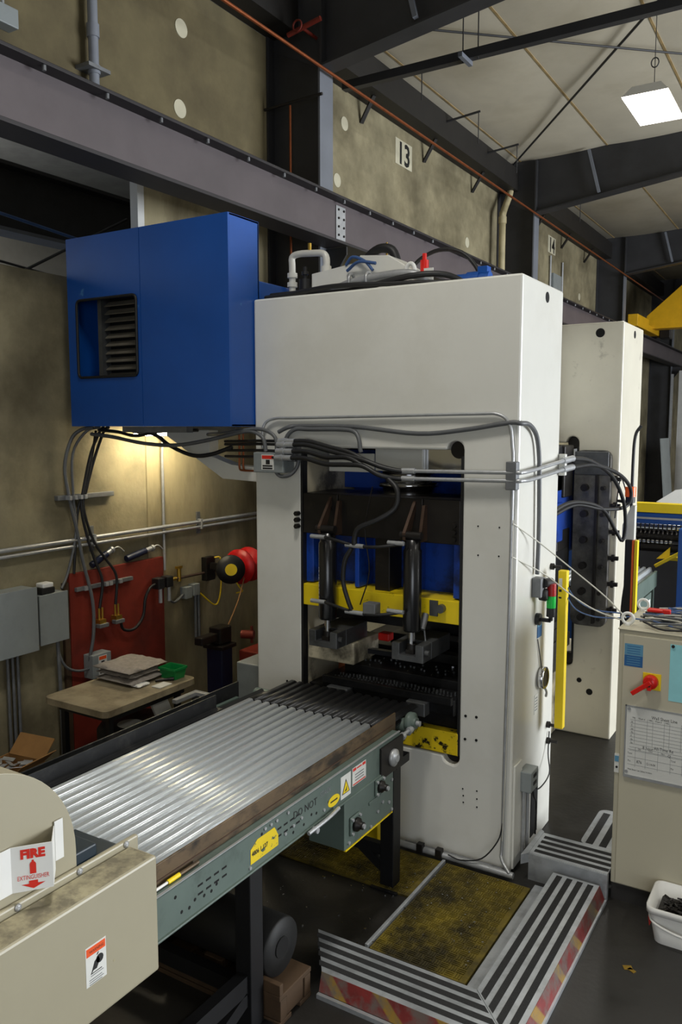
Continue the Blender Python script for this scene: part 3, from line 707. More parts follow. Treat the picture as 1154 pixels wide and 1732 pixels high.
run('thin_wire', 'white_wire', [(-1.478,4.17,2.0),(-1.48,4.165,1.2),(-1.49,4.165,.6),(-1.50,4.165,.2)], .003)
run('thin_wire', 'black_rubber', [(-1.46,4.58,1.26),(-1.455,4.64,1.1),(-1.455,4.70,.98),(-1.455,4.77,.93)], .003)
# base conduit along the floor in front of the press
run('floor_conduit', 'galv', [(-2.35,4.14,.12),(-2.28,4.12,.06),(-2.2,4.12,.04),(-1.8,4.13,.035),(-1.42,4.13,.035)], .018)
run('floor_conduit', 'galv_dull', [(-2.1,4.16,.03),(-1.8,4.17,.03),(-1.45,4.17,.03)], .012)
run('cord', 'black_rubber', [(-1.50,4.17,.3),(-1.52,4.15,.2),(-1.6,4.12,.09),(-1.72,4.11,.05),(-1.8,4.11,.06)], .004)
for x in (-1.98, -1.86): 
    m = MB(); m.obox((x,4.12,.05), (.04,.04,.05)); m.build('clip', 'black_steel', pr, bev=.004)
# black hoses between press frames, right side
for pts in ([(-1.41,5.02,2.30),(-1.40,5.4,2.27),(-1.38,5.9,2.15),(-1.36,6.2,1.95),(-1.36,6.3,1.75),(-1.38,6.3,1.64),(-1.42,6.25,1.72),(-1.46,6.0,1.9),(-1.52,5.6,1.98),(-1.56,5.3,1.97),(-1.59,5.1,1.90)],
            [(-1.41,5.02,2.245),(-1.40,5.5,2.24),(-1.36,6.0,2.16),(-1.34,6.3,2.05),(-1.34,6.35,1.95),(-1.38,6.3,1.89),(-1.46,6.0,1.90),(-1.54,5.6,1.96),(-1.58,5.2,1.92)]):
    run('hose', 'black_rubber', pts, .014)
run('hose', 'black_rubber', [(-1.59,5.1,1.9),(-1.60,5.08,1.8),(-1.60,5.08,1.5)], .014)
m = MB(); m.cyl((-1.6,5.08,1.72), (-1.6,5.08,1.82), .02, n=10); m.build('fitting', 'galv', pr)
part('ram_side', 'blue_ram', pr, (-2.0,-1.80,5.2,6.2,1.62,1.92), bev=.01)
part('side_stack', 'die_steel', pr, (-2.0,-1.81,5.2,6.4,.6,1.55), (-2.0,-1.82,5.0,6.3,2.0,2.35), bev=.01)
ob = MB(); ob.cyl((-1.353,6.4,1.965), (-1.353,6.4,2.04), .04, n=16); ob = ob.build('orange_beacon', 'orange_lamp', pr)
m = MB(); m.cyl((-1.353,6.4,1.92), (-1.353,6.4,1.965), .035, n=14); m.bar((-1.36,6.4,1.92),(-1.465,6.52,1.92), .03,.02); m.build('beacon_base', 'black_rubber', ob)
run('cord', 'black_rubber', [(-1.31,6.48,2.5),(-1.35,6.48,2.42),(-1.36,6.48,2.2),(-1.36,6.48,1.7),(-1.37,6.48,1.4),(-1.40,6.48,1.1),(-1.40,6.48,.75),(-1.38,6.48,.6)], .012)
run('cord', 'black_rubber', [(-1.37,6.4,1.95),(-1.42,6.4,2.1),(-1.44,6.4,2.05),(-1.45,6.35,1.8)], .005)
m = MB(); m.prism([(-1.40,1.64),(-1.31,1.64),(-1.31,1.90),(-1.34,1.90),(-1.40,1.75)], 'y', 6.38, 6.44); m.build('bracket_box', 'press_white', pr, bev=.004)
# equipment on the crown
def eq(name, mt, *boxes, bev=.005): return part(name, mt, pr, *boxes, bev=bev)
run('white_pipe', 'press_white', [(-3.20,4.6,3.29),(-3.20,4.6,3.40),(-3.20,4.6,3.55),(-3.20,4.6,3.612),(-3.15,4.6,3.63),(-3.05,4.6,3.625),(-2.96,4.6,3.615),(-2.93,4.6,3.58),(-2.93,4.6,3.5)], .022, n=12, sub=3)
for z in (3.42, 3.48): 
    m = MB(); m.cyl((-3.20,4.6,z), (-3.20,4.6,z+.03), .034, n=12); m.build('pipe_coupling', 'press_white', pr)
m = MB(); m.cyl((-2.93,4.6,3.44), (-2.93,4.6,3.53), .033, n=12); m.build('pipe_coupling', 'press_white', pr)
m = MB(); m.cyl((-3.06,4.6,3.63), (-3.06,4.6,3.69), .012, n=8); m.build('bleed_valve', 'brass', pr)
m = MB(); m.cyl((-3.03,4.5,3.29), (-3.03,4.5,3.44), .04, n=14); m.cyl((-3.03,4.5,3.44), (-3.03,4.5,3.52), .012, n=8); m.cyl((-3.03,4.5,3.47), (-3.03,4.5,3.49), .024, n=8); m.build('accumulator', 'black_rubber', pr)
m = MB(); m.prism([(-2.98,3.38),(-2.24,3.38),(-2.24,3.42),(-2.42,3.53),(-2.62,3.55),(-2.64,3.51),(-2.98,3.47)], 'y', 4.5, 4.75); m.build('manifold', 'press_white', pr, bev=.005)
eq('manifold_base', 'press_white', (-3.0,-2.3,4.48,4.8,3.29,3.38))
run('silver_pipe', 'galv', [(-2.78,4.42,3.33),(-2.6,4.40,3.37),(-2.35,4.40,3.39),(-2.2,4.40,3.38),(-2.12,4.42,3.34),(-2.1,4.45,3.3)], .028, n=12)
for x in (-2.62,-2.5): 
    m = MB(); m.tube([(x+.0,4.40+.036*math.cos(t),3.375+.045*math.sin(t)) for t in [i*PI/6 for i in range(12)]], .010, closed=True, sub=2, n=6); m.build('pipe_clamp', 'galv', pr)
m = MB(); m.tube([(-2.27+.03*math.cos(t),4.5,3.42+.045*math.sin(t)) for t in [i*PI/6 for i in range(12)]], .013, closed=True, sub=2); m.build('lifting_eye', 'white_plastic', pr)
m = MB(); m.cyl((-2.235,4.62,3.40), (-2.235,4.62,3.50), .026, n=12); m.cyl((-2.235,4.62,3.50), (-2.235,4.62,3.54), .014, n=8); m.cyl((-2.235,4.62,3.29), (-2.235,4.62,3.4), .02, n=8); m.build('red_valve', 'red_plastic', pr)
eq('valve_tag', 'white_label', (-2.21,-2.15,4.56,4.57,3.36,3.44), bev=0)
m = MB(); m.cyl((-2.06,4.7,3.36), (-1.84,4.7,3.36), .05, n=16); m.cyl((-1.98,4.7,3.36), (-1.90,4.7,3.36), .058, n=16); m.obox((-1.88,4.7,3.42), (.06,.06,.04)); m.build('blue_motor', 'blue_paint', pr)
run('hose', 'black_rubber', [(-2.72,4.7,3.45),(-2.70,4.7,3.55),(-2.60,4.7,3.62),(-2.5,4.7,3.6),(-2.46,4.7,3.5),(-2.46,4.7,3.4)], .03)
run('hose', 'black_rubber', [(-2.4,4.75,3.45),(-2.34,4.75,3.53),(-2.2,4.75,3.58),(-2.05,4.75,3.55),(-1.95,4.75,3.45),(-1.92,4.75,3.35)], .013)
run('hose', 'blue_wire', [(-2.72,4.5,3.5),(-2.66,4.48,3.54),(-2.56,4.46,3.5),(-2.5,4.45,3.44)], .01)
run('hose', 'blue_wire', [(-2.7,4.48,3.46),(-2.6,4.45,3.5),(-2.48,4.45,3.48)], .01)
run('hose', 'black_rubber', [(-3.2,4.3,3.31),(-3.0,4.3,3.32),(-2.7,4.3,3.34),(-2.4,4.32,3.33),(-2.0,4.35,3.31),(-1.85,4.4,3.3)], .015)
run('hose', 'black_rubber', [(-3.2,4.36,3.33),(-2.9,4.36,3.33),(-2.6,4.34,3.31),(-2.2,4.34,3.36),(-2.0,4.4,3.36),(-1.9,4.5,3.31)], .018)
m = MB(); m.cyl((-2.55,4.72,3.5), (-2.55,4.72,3.66), .006, n=6); m.obox((-2.52,4.66,3.53), (.05,.04,.06)); m.build('gauge_stub', 'brass', pr)
# ================================================================== blue housing beside the press
bh = thing('pump_housing', 'large blue sheet metal housing with a louvred opening beside the press', 'housing', (-3.93, 4.5, 2.49))
BXL, BXR, BY0, BY1, BZ0, BZ1 = -4.655, -3.223, 3.957, 4.262, 2.495, 3.775
part('rear_tank', 'blue_paint', bh, (-4.6,-3.24,4.263,5.2,2.495,3.42), bev=.006)
ho = rrect(-4.56, -3.995, 2.83, 3.353, .03)
m = MB(); m.prism([(BXL,BZ0),(-3.962,BZ0),(-3.962,BZ1),(BXL,BZ1)], 'y', BY0, BY0+.012, [ho]); m.build('front_panel', 'blue_paint', bh)
m = MB(); m.box(-3.957, BXR, BY0, BY0+.012, BZ0, BZ1); m.build('front_panel', 'blue_paint', bh)
part('side_panel', 'blue_paint', bh, (BXR-.012, BXR, BY0+.013, BY1, BZ0, BZ1), bev=.002)
part('side_panel', 'blue_paint', bh, (BXL, BXL+.012, BY0+.013, BY1, BZ0, BZ1), bev=.002)
part('top_panel', 'blue_paint', bh, (BXL, BXR, BY0+.013, BY1, BZ1-.012, BZ1))
part('bottom_panel', 'blue_paint', bh, (BXL, BXR, BY0+.013, BY1, BZ0, BZ0+.012))
part('back_panel', 'blue_paint', bh, (BXL, BXR, BY1-.012, BY1, BZ0+.013, BZ1-.013))
fr = MB(); fr.tube([(x, BY0-.004, z) for x, z in rrect(-4.56, -3.995, 2.83, 3.353, .03, 3)], .010, closed=True, sub=1, smooth_path=False, n=6); fr = fr.build('rubber_trim', 'black_rubber', bh)
part('louvre_frame', 'grey_steel', bh, (-3.975,-3.96,4.02,4.10,2.80,3.38))
lv = part('louvre_frame', 'grey_steel', bh, (-4.43,-4.395,4.02,4.10,2.80,3.38))
for k in range(10):
    z = 2.845 + .054*k
    m = MB(); m.obox((-4.18, 4.07, z), (.43, .055, .006), Matrix.Rotation(R(38), 3, 'X')); m.build('louvre_slat', 'louvre', lv)
part('louvre_back', 'dark_void', bh, (-4.44,-3.955,4.14,4.15,2.8,3.38))
part('channel', 'galv_dull', bh, (-4.2,-3.62,4.0,4.06,2.455,2.494), (-4.2,-3.62,4.5,4.56,2.455,2.494))
# support arm from press to housing
ar = thing('support_arm', 'beige bent steel arm holding the blue housing to the press side', 'bracket', (-3.6, 4.4, 2.13))
m = MB(); m.prism([(-4.11,2.43),(-3.60,2.14),(-3.225,2.125),(-3.225,2.222),(-3.52,2.237),(-3.716,2.297),(-3.716,2.47),(-4.11,2.47)], 'y', 4.33, 4.43); m.build('arm', 'press_dirty' if False else 'press_white', ar, bev=.005)
# work lamp under the housing
wlp = thing('under_lamp', 'fluorescent work lamp glowing under the blue housing', 'lamp', (-4.45, 4.75, 2.42))
part('reflector', 'white_plastic', wlp, (-4.66,-4.40,4.45,5.12,2.46,2.485), bev=.004)
m = MB()
for x in (-4.57,-4.49): m.cyl((x,4.48,2.438), (x,5.09,2.438), .016, n=10)
m.build('tube', 'tube_light', wlp)
# copper tubes near the arm
for x, lab in ((-3.413, 'left one of two short copper lines beside the press'), (-3.38, 'right one of two short copper lines beside the press')):
    m = MB(); m.tube([(x,4.28,2.46),(x,4.28,2.3),(x,4.28,2.22),(x+.03,4.28,2.205),(x+.15,4.28,2.205)], .007, n=8)
    tag(m.build('copper_line', 'copper'), lab, 'pipe', 'copper lines')
def cable(label, mt, pts, r, name='cable', cat='cable', group=None):
    m = MB(); m.tube(pts, r, n=8, sub=5); return tag(m.build(name, mt), label, cat, group)
cable('long grey cable sagging under the blue housing to the junction box', 'hose_grey', [(-4.62,4.1,2.44),(-4.4,4.1,2.42),(-4.1,4.09,2.38),(-3.8,4.09,2.37),(-3.5,4.09,2.41),(-3.25,4.1,2.46),(-3.15,4.1,2.46),(-3.08,4.1,2.42),(-3.06,4.1,2.34)], .013)
cable('grey cable looping over the right side of the junction box', 'hose_grey', [(-3.7,4.3,2.44),(-3.4,4.12,2.45),(-3.2,4.1,2.475),(-3.08,4.1,2.475),(-2.99,4.1,2.43),(-2.975,4.1,2.34)], .012)
cable('black hose drooping from the lamp towards the press', 'black_rubber', [(-4.3,4.2,2.46),(-4.1,4.2,2.44),(-3.95,4.2,2.36),(-3.75,4.2,2.30),(-3.6,4.22,2.31),(-3.45,4.25,2.36)], .014, 'hose', 'hose')
cable('black cable under the louvred side of the blue housing', 'black_rubber', [(-4.6,4.15,2.47),(-4.4,4.15,2.455),(-4.2,4.12,2.43),(-4.0,4.14,2.46),(-3.7,4.2,2.47)], .012)
# hanging bundle on the left
bnd = [([(-4.60,4.1,2.488),(-4.68,4.06,2.47),(-4.73,4.01,2.40),(-4.76,3.97,2.2),(-4.75,4.0,1.95),(-4.75,4.06,1.7),(-4.74,4.09,1.5),(-4.71,4.14,1.2),(-4.70,4.13,.95),(-4.70,4.09,.78),(-4.72,4.12,.70)], .013, 'grey hanging cable ending at the small lettered box', 'hose_grey'),
       ([(-4.58,4.15,2.488),(-4.67,4.1,2.46),(-4.74,4.03,2.3),(-4.75,4.03,2.0),(-4.76,4.05,1.72),(-4.75,3.96,1.45),(-4.72,3.87,1.34)], .010, 'grey hanging cable curving down to the grey wall enclosure', 'hose_grey'),
       ([(-4.60,4.2,2.488),(-4.64,4.2,2.46),(-4.72,4.18,2.3),(-4.74,4.12,2.05),(-4.75,4.10,1.9),(-4.75,4.14,1.7),(-4.74,4.2,1.5),(-4.72,4.25,1.33),(-4.72,4.215,1.13)], .011, 'black hose hanging to the left valve on the red board', 'black_rubber'),
       ([(-4.55,4.2,2.488),(-4.62,4.22,2.46),(-4.72,4.22,2.28),(-4.74,4.15,2.05),(-4.75,4.12,1.9),(-4.75,4.2,1.65),(-4.74,4.3,1.5),(-4.72,4.39,1.35),(-4.72,4.375,1.13)], .011, 'black hose hanging to the right valve on the red board', 'black_rubber'),
       ([(-4.64,4.16,2.46),(-4.72,4.2,2.32),(-4.74,4.14,2.05),(-4.76,4.08,1.9),(-4.76,4.04,1.6),(-4.76,4.02,1.42)], .010, 'black cable at the back of the hanging bundle', 'black_rubber')]
for pts, r, lab, mt in bnd: cable(lab, mt, pts, r, group='cables hanging beside the red board')
# strut on the wall holding the bundle
wsp = thing('wall_strut', 'short grey strut on the wall clamping the hanging cables', 'strut', (-4.78, 4.2, 1.97))
part('strut', 'galv_dull', wsp, (-4.8,-4.76,3.9,4.43,1.965,2.0), bev=.003)
for y in (3.98,4.03,4.08,4.12): 
    m = MB(); m.obox((-4.74,y,1.982), (.05,.022,.03)); m.build('clamp', 'galv', wsp)
# pair of long wall conduits with straps
for z, r, lab in ((1.665,.016,'upper long steel conduit running along the concrete wall'), (1.62,.013,'lower long steel conduit running along the concrete wall')):
    m = MB(); m.cyl((-4.765,-3,z), (-4.765,6.5,z), r, n=10)
    tag(m.build('wall_conduit', 'galv'), lab, 'conduit', 'pair of wall conduits')
for y, lab in ((4.22,'strut piece clamping the two wall conduits by the cable bundle'), (5.42,'strut piece clamping the two wall conduits near the press')):
    t = thing('conduit_clamp', lab, 'clamp', (-4.79, y, 1.6), 'wall conduit clamps')
    part('strut', 'galv_dull', t, (-4.8,-4.785,y-.02,y+.02,1.56,1.75))
    part('strap', 'galv', t, (-4.784,-4.745,y-.012,y+.012,1.60,1.69), bev=.004)
m = MB(); m.tube([(-4.6,4.95,2.46),(-4.74,4.97,2.44),(-4.78,4.98,2.3),(-4.78,4.98,2.0),(-4.78,4.98,1.5),(-4.78,4.98,1.3)], .012, n=8)
tag(m.build('lamp_conduit', 'galv'), 'thin vertical conduit on the wall below the work lamp', 'conduit')

# ---- wall enclosures
e = thing('wall_enclosure', 'large plain grey electrical enclosure at the left edge', 'electrical box', (-4.72, 3.3, .95))
part('body', 'box_grey', e, (-4.8,-4.655,2.9,3.60,.965,1.40), bev=.006)
part('door', 'box_grey', e, (-4.654,-4.645,2.895,3.605,.96,1.405), bev=.003)
e = thing('small_enclosure', 'smaller grey electrical enclosure under a white device', 'electrical box', (-4.74, 3.77, .97))
part('body', 'box_grey', e, (-4.8,-4.685,3.645,3.88,.98,1.325), bev=.005)
part('lid', 'box_grey', e, (-4.684,-4.672,3.64,3.885,.975,1.33), bev=.003)
e = thing('alarm_device', 'white and black device on top of the small enclosure', 'device', (-4.73, 3.74, 1.33))
part('base', 'black_rubber', e, (-4.78,-4.69,3.68,3.79,1.331,1.371), bev=.004)
part('cover', 'white_plastic', e, (-4.77,-4.69,3.69,3.78,1.372,1.405), bev=.008)
for k, (y, z1, lab) in enumerate(((3.44,.96,'conduit'),(3.48,.96,'conduit'),(3.52,.96,'conduit'))):
    m = MB(); m.cyl((-4.77,y,.02), (-4.77,y,z1), .011, n=8)
    tag(m.build('riser_conduit', 'galv_dull'), ('left','middle','right')[k] + ' riser conduit below the large wall enclosure', 'conduit', 'riser conduits')
cable('grey conduit bending down the wall beside the table end', 'galv_dull', [(-4.74,3.66,1.06),(-4.74,3.78,1.05),(-4.74,3.83,.98),(-4.74,3.84,.8),(-4.74,3.85,.4),(-4.74,3.85,.05)], .014, 'bent_conduit', 'conduit')
cable('thin grey cable looping from the small enclosure to the lettered box', 'hose_grey', [(-4.74,3.84,.97),(-4.74,3.85,.85),(-4.73,3.9,.75),(-4.72,4.0,.70),(-4.70,4.1,.70)], .010)
# ---- red board with valves
rb = thing('red_board', 'dark red plywood backboard with valves on the concrete wall', 'board', (-4.76, 4.5, 0))
m = MB(); m.prism([(3.98,.05),(4.95,.05),(4.95,1.42),(3.98,1.42)], 'x', -4.795, -4.765); m.build('board', 'red_board', rb, bev=.003)
part('side_batten', 'wood', rb, (-4.798,-4.77,3.93,3.975,.05,1.36))
part('strut', 'galv_dull', rb, (-4.764,-4.735,4.02,4.58,1.285,1.315), bev=.003)
for y in (4.10,4.3,4.34,4.44): 
    m = MB(); m.obox((-4.73,y,1.30), (.02,.03,.03)); m.build('clamp', 'galv', rb)
for y in (4.22,4.38):
    m = MB(); m.obox((-4.72,y,1.02), (.06,.06,.05)); m.cyl((-4.72,y-.012,1.04),(-4.72,y-.012,1.13),.009,n=8); m.cyl((-4.72,y+.02,1.04),(-4.72,y+.02,1.13),.009,n=8); m.build('valve', 'brass', rb)
    m = MB(); m.obox((-4.70,y,1.0), (.05,.09,.03)); m.build('valve_body', 'galv_dull', rb, bev=.004)
m = MB(); m.tube([(-4.70,4.40,1.0),(-4.71,4.44,.92),(-4.71,4.55,.90),(-4.71,4.65,.98),(-4.71,4.68,1.12),(-4.71,4.74,1.2),(-4.71,4.82,1.22)], .012, n=8); m.build('air_hose', 'black_rubber', rb)
for k, y in enumerate((4.83,4.93)):
    m = MB(); m.obox((-4.71,y,1.22), (.08,.075,.09)); m.build('regulator', 'black_rubber', rb, bev=.008)
    m = MB(); m.cyl((-4.69,y,1.06), (-4.69,y,1.18), .016, n=10); m.build('filter_bowl', 'galv', rb)
# grease guns lying on the board top
for y, dy, lab, s in ((4.2, .2, 'blue and silver grease gun tilted on the left end of the red board', .09), (4.55, .28, 'blue and silver grease gun lying on the right end of the red board', .05)):
    g = thing('grease_gun', lab, 'grease gun', (-4.77, y, 1.43), 'grease guns on the red board')
    a = Vector((-4.775, y, 1.455)); b = Vector((-4.775, y+dy, 1.455+s))
    m = MB(); m.cyl(a, a.lerp(b, .75), .026, n=12); m.build('barrel', 'navy', g)
    m = MB(); m.cyl(a.lerp(b,.3), a.lerp(b,.98), .020, n=12); m.build('sleeve', 'galv', g)
    m = MB(); m.cyl(a.lerp(b,.98), a.lerp(b,1.06), .027, n=12); m.tube([b, b+Vector((.02,.05,.02)), b+Vector((.03,.1,-.02))], .006, n=6); m.build('head', 'galv', g)
# lettered disconnect box
db = thing('disconnect_box', 'small grey box with an orange and black warning label above the table', 'electrical box', (-4.68, 4.1, .62))
part('body', 'box_grey', db, (-4.76,-4.66,4.08,4.26,.62,.80), bev=.005)
part('label', 'white_label', db, (-4.66,-4.658,4.135,4.215,.64,.785)); part('label_header', 'orange_print', db, (-4.658,-4.657,4.14,4.21,.755,.78))
part('label_symbol', 'black_print', db, (-4.658,-4.657,4.16,4.19,.70,.745), (-4.658,-4.657,4.145,4.205,.65,.685))

# ---- work table with its things
tb = thing('work_table', 'worn laminate table with rounded corners below the red board', 'table', (-4.1, 3.87, 0))
m = MB(); m.prism(rrect(-4.42,-3.83,3.44,4.29,.05,5), 'z', .675, .72); m.build('table_top', 'laminate', tb, bev=.008, seg=3)
part('apron', 'leg_black', tb, (-4.36,-3.89,3.52,4.22,.62,.674))
for x in (-4.34,-3.92):
    for y in (3.55,4.18):
        m = MB(); m.box(x-.018,x+.018,y-.018,y+.018,0,.62); m.build('leg', 'leg_black', tb)
cs = thing('folded_cloth', 'stack of folded grey quilted cloths on the table', 'cloth', (-4.2, 4.0, .721))
def cushion(x0, x1, y0, y1, z0, z1, rnd, seed):
    random.seed(seed); m = MB(); n = 10; vs_ = []
    for top in (0, 1):
        for i in range(n+1):
            for j in range(n+1):
                u, v = i/n, j/n; x = x0+(x1-x0)*u; y = y0+(y1-y0)*v
                e_ = min(u, 1-u, v, 1-v)*n; k = min(1, e_/1.2)
                z = (z0 + (z1-z0)*(.5+.5*k) + random.uniform(-.004,.006)) if top else z0 + (z1-z0)*.5*(1-k)
                vs_.append((x+random.uniform(-.004,.004), y+random.uniform(-.004,.004), z))
    q = (n+1)**2; fs = []
    for i in range(n):
        for j in range(n):
            a = i*(n+1)+j; b = a+n+1; fs += [(a, a+1, b+1, b), (q+a, q+b, q+b+1, q+a+1)]
    per = [i*(n+1) for i in range(n+1)] + [n*(n+1)+j for j in range(1, n+1)] + [i*(n+1)+n for i in range(n-1, -1, -1)] + [j for j in range(n-1, 0, -1)]
    for a, b in zip(per, per[1:]+per[:1]): fs.append((a, b, q+b, q+a))
    m.add(vs_, fs, True); return m
cushion(-4.40,-4.03,3.86,4.20,.722,.765,.02,1).build('lower_fold', 'cloth', cs)
cushion(-4.39,-4.05,3.87,4.19,.766,.80,.02,2).build('middle_fold', 'cloth', cs)
cushion(-4.40,-4.04,3.85,4.22,.80,.845,.02,3).build('upper_fold', 'cloth', cs)
m = cushion(-4.06,-3.99,3.88,3.99,.722,.74,.02,4); tag(m.build('plastic_bag', 'white_plastic'), 'crumpled clear plastic bag at the cloth corner', 'bag')
gb = thing('parts_bin', 'green plastic parts bin on the table beside the cloths', 'bin', (-3.98, 4.2, .721))
def open_bin(x0,x1,y0,y1,z0,z1,t,taper=.012):
    m = MB(); a = [(x0+taper,y0+taper),(x1-taper,y0+taper),(x1-taper,y1-taper),(x0+taper,y1-taper)]; b = [(x0,y0),(x1,y0),(x1,y1),(x0,y1)]
    c = [(x0+t,y0+t),(x1-t,y0+t),(x1-t,y1-t),(x0+t,y1-t)]; d = [(x0+t+taper,y0+t+taper),(x1-t-taper,y0+t+taper),(x1-t-taper,y1-t-taper),(x0+t+taper,y1-t-taper)]
    vs_ = [(p[0],p[1],z0) for p in a]+[(p[0],p[1],z1) for p in b]+[(p[0],p[1],z1) for p in c]+[(p[0],p[1],z0+t) for p in d]
    fs = [(0,1,2,3)]+[(i,(i+1)%4,4+(i+1)%4,4+i) for i in range(4)]+[(4+i,4+(i+1)%4,8+(i+1)%4,8+i) for i in range(4)]+[(8+i,8+(i+1)%4,12+(i+1)%4,12+i) for i in range(4)]+[(12,13,14,15)]
    return m.add(vs_, fs)
open_bin(-4.05,-3.90,4.14,4.26,.722,.80,.004).build('body', 'green_plastic', gb)
part('rim', 'green_plastic', gb, (-4.055,-3.895,4.135,4.142,.788,.803), (-3.902,-3.895,4.142,4.26,.788,.803), (-4.055,-4.048,4.142,4.26,.788,.803), (-4.055,-3.895,4.258,4.265,.788,.803))
tag(part('paper_card', 'white_label', None, (-3.95,-3.87,3.96,4.08,.721,.727), bev=.001), 'small grey card lying near the table front edge', 'card')
tl = thing('small_tool', 'small dark tool lying before the green bin', 'tool', (-3.98, 4.1, .721))
m = MB(); m.cyl((-4.0,4.05,.732),(-3.94,4.13,.732),.010,n=8); m.cyl((-3.94,4.13,.732),(-3.92,4.15,.732),.014,n=8); m.build('body','black_steel',tl)
# under the table
ut = thing('polishing_wheel', 'dark round bundle with a white paper label under the table', 'roll', (-4.15, 3.9, 0))
m = MB(); m.lathe([(.10,0),(.25,.0),(.26,.1),(.26,.42),(.22,.47),(.10,.47)], (-4.1,3.95,0), n=24); m.build('drum', 'black_rubber', ut)
m = MB(); m.cyl((-4.06,3.86,.471),(-4.06,3.86,.474),.085,n=20); m.build('label', 'white_label', ut)
ps = thing('steel_shelf_frame', 'bright steel bracket sticking out behind the conveyor guard', 'bracket', (-3.75, 4.25, 0))
part('post', 'grey_steel', ps, (-3.80,-3.76,4.2,4.24,0,.62)); part('arm', 'galv', ps, (-3.80,-3.55,4.2,4.24,.62,.65), (-3.80,-3.76,4.0,4.2,.62,.65), bev=.004)
m = MB(); m.obox((-3.95,4.05,.55), (.02,.14,.16), Matrix.Rotation(R(25),3,'X'))
tag(m.build('paper_packet', 'white_label', bev=.002), 'white paper packet under the table front', 'packet')

# ---- hose reel
hr = thing('hose_reel', 'wall hose reel with black disc, yellow centre label and red drum', 'hose reel', (-4.55, 5.5, 1.1))
part('bracket', 'black_steel', hr, (-4.8,-4.74,5.46,5.58,1.13,1.34), bev=.004); part('bracket_arm', 'black_steel', hr, (-4.739,-4.45,5.50,5.54,1.23,1.29), bev=.004)
m = MB(); m.lathe([(.03,0),(.118,.0),(.126,.01),(.126,.03),(.04,.035)], (-4.47,5.46,1.265), (.72,-.69,0), n=28); m.build('disc', 'black_rubber', hr)
m = MB(); m.cyl((-4.441,5.434,1.265), (-4.438,5.431,1.265), .052, n=24); m.build('label', 'yellow_label', hr)
m = MB(); m.lathe([(.06,0),(.155,0),(.155,.012),(.07,.014),(.07,.15),(.155,.152),(.155,.165),(.05,.166)], (-4.46,5.57,1.27), (-.1,.99,0), n=28); m.build('drum', 'red_reel', hr)
cable('thin brown rope from the hose reel down to the vise', 'rope', [(-4.42,5.6,1.2),(-4.36,5.42,1.0),(-4.30,5.2,.82),(-4.28,5.14,.72),(-4.27,5.12,.5)], .006, 'rope', 'rope')
cable('yellow cable hanging below the hose reel', 'yellow_cable', [(-4.7,5.52,1.34),(-4.66,5.56,1.32),(-4.66,5.56,1.1),(-4.68,5.55,.95),(-4.70,5.5,.92),(-4.74,5.37,1.04)], .007)
cable('short yellow cord tied below the red reel', 'yellow_cable', [(-4.45,5.48,1.18),(-4.42,5.52,1.10),(-4.42,5.56,1.06),(-4.44,5.5,1.05)], .007)
ob_ = thing('outlet_cluster', 'grey outlet boxes with short conduits on the wall left of the reel', 'outlet', (-4.76, 5.32, .85))
part('box', 'box_grey', ob_, (-4.8,-4.73,5.18,5.26,1.02,1.12), bev=.004); part('box', 'box_grey', ob_, (-4.8,-4.73,5.28,5.36,1.03,1.13), bev=.004)
for y in (5.33,5.37): 
    m = MB(); m.cyl((-4.76,y,.6), (-4.76,y,1.06), .014, n=8); m.build('conduit', 'galv_dull', ob_)
m = MB(); m.tube([(-4.76,5.18,1.06),(-4.74,5.05,1.02),(-4.72,4.97,1.05)], .011, n=8); m.build('conduit', 'hose_grey', ob_)
rp = thing('copper_air_line', 'brown horizontal air line with brass tee on the wall', 'pipe', (-4.77, 5.2, 1.2))
m = MB(); m.cyl((-4.77,4.96,1.21), (-4.77,5.7,1.20), .012, n=8); m.build('pipe', 'rust_steel', rp)
m = MB(); m.cyl((-4.77,5.14,1.18), (-4.77,5.14,1.30), .018, n=8); m.obox((-4.77,5.14,1.30), (.03,.06,.02)); m.cyl((-4.77,4.98,1.21),(-4.77,5.1,1.21),.018,n=8); m.build('tee', 'brass', rp)
# ---- vise on a navy post
vi = thing('bench_vise', 'dark vise on a navy blue post behind the conveyor', 'vise', (-4.25, 5.05, 0))
m = MB(); m.box(-4.34,-4.18,4.98,5.12,0,.70); m.build('post', 'navy', vi, bev=.01)
part('top_plate', 'black_steel', vi, (-4.36,-4.16,4.96,5.15,.70,.73), bev=.004)
part('jaw', 'black_steel', vi, (-4.33,-4.21,5.0,5.15,.731,.87), bev=.01); part('slide', 'black_steel', vi, (-4.31,-4.23,4.80,4.999,.765,.83), bev=.01)
m = MB(); m.cyl((-4.15,5.2,.79), (-4.05,5.24,.79), .035, n=10); m.cyl((-4.07,5.235,.72), (-4.07,5.235,.86), .012, n=8); m.build('handle', 'red_board', vi)
tag(part('red_tool_chest', 'red_board', None, (-4.3,-3.7,5.35,5.9,0,.6), bev=.01), 'dark red tool chest low behind the vise post', 'chest')
tag(part('grey_crate', 'box_grey', None, (-3.6,-3.28,4.45,4.8,.0,.83), bev=.008), 'grey metal box beside the press foot behind the conveyor', 'box')
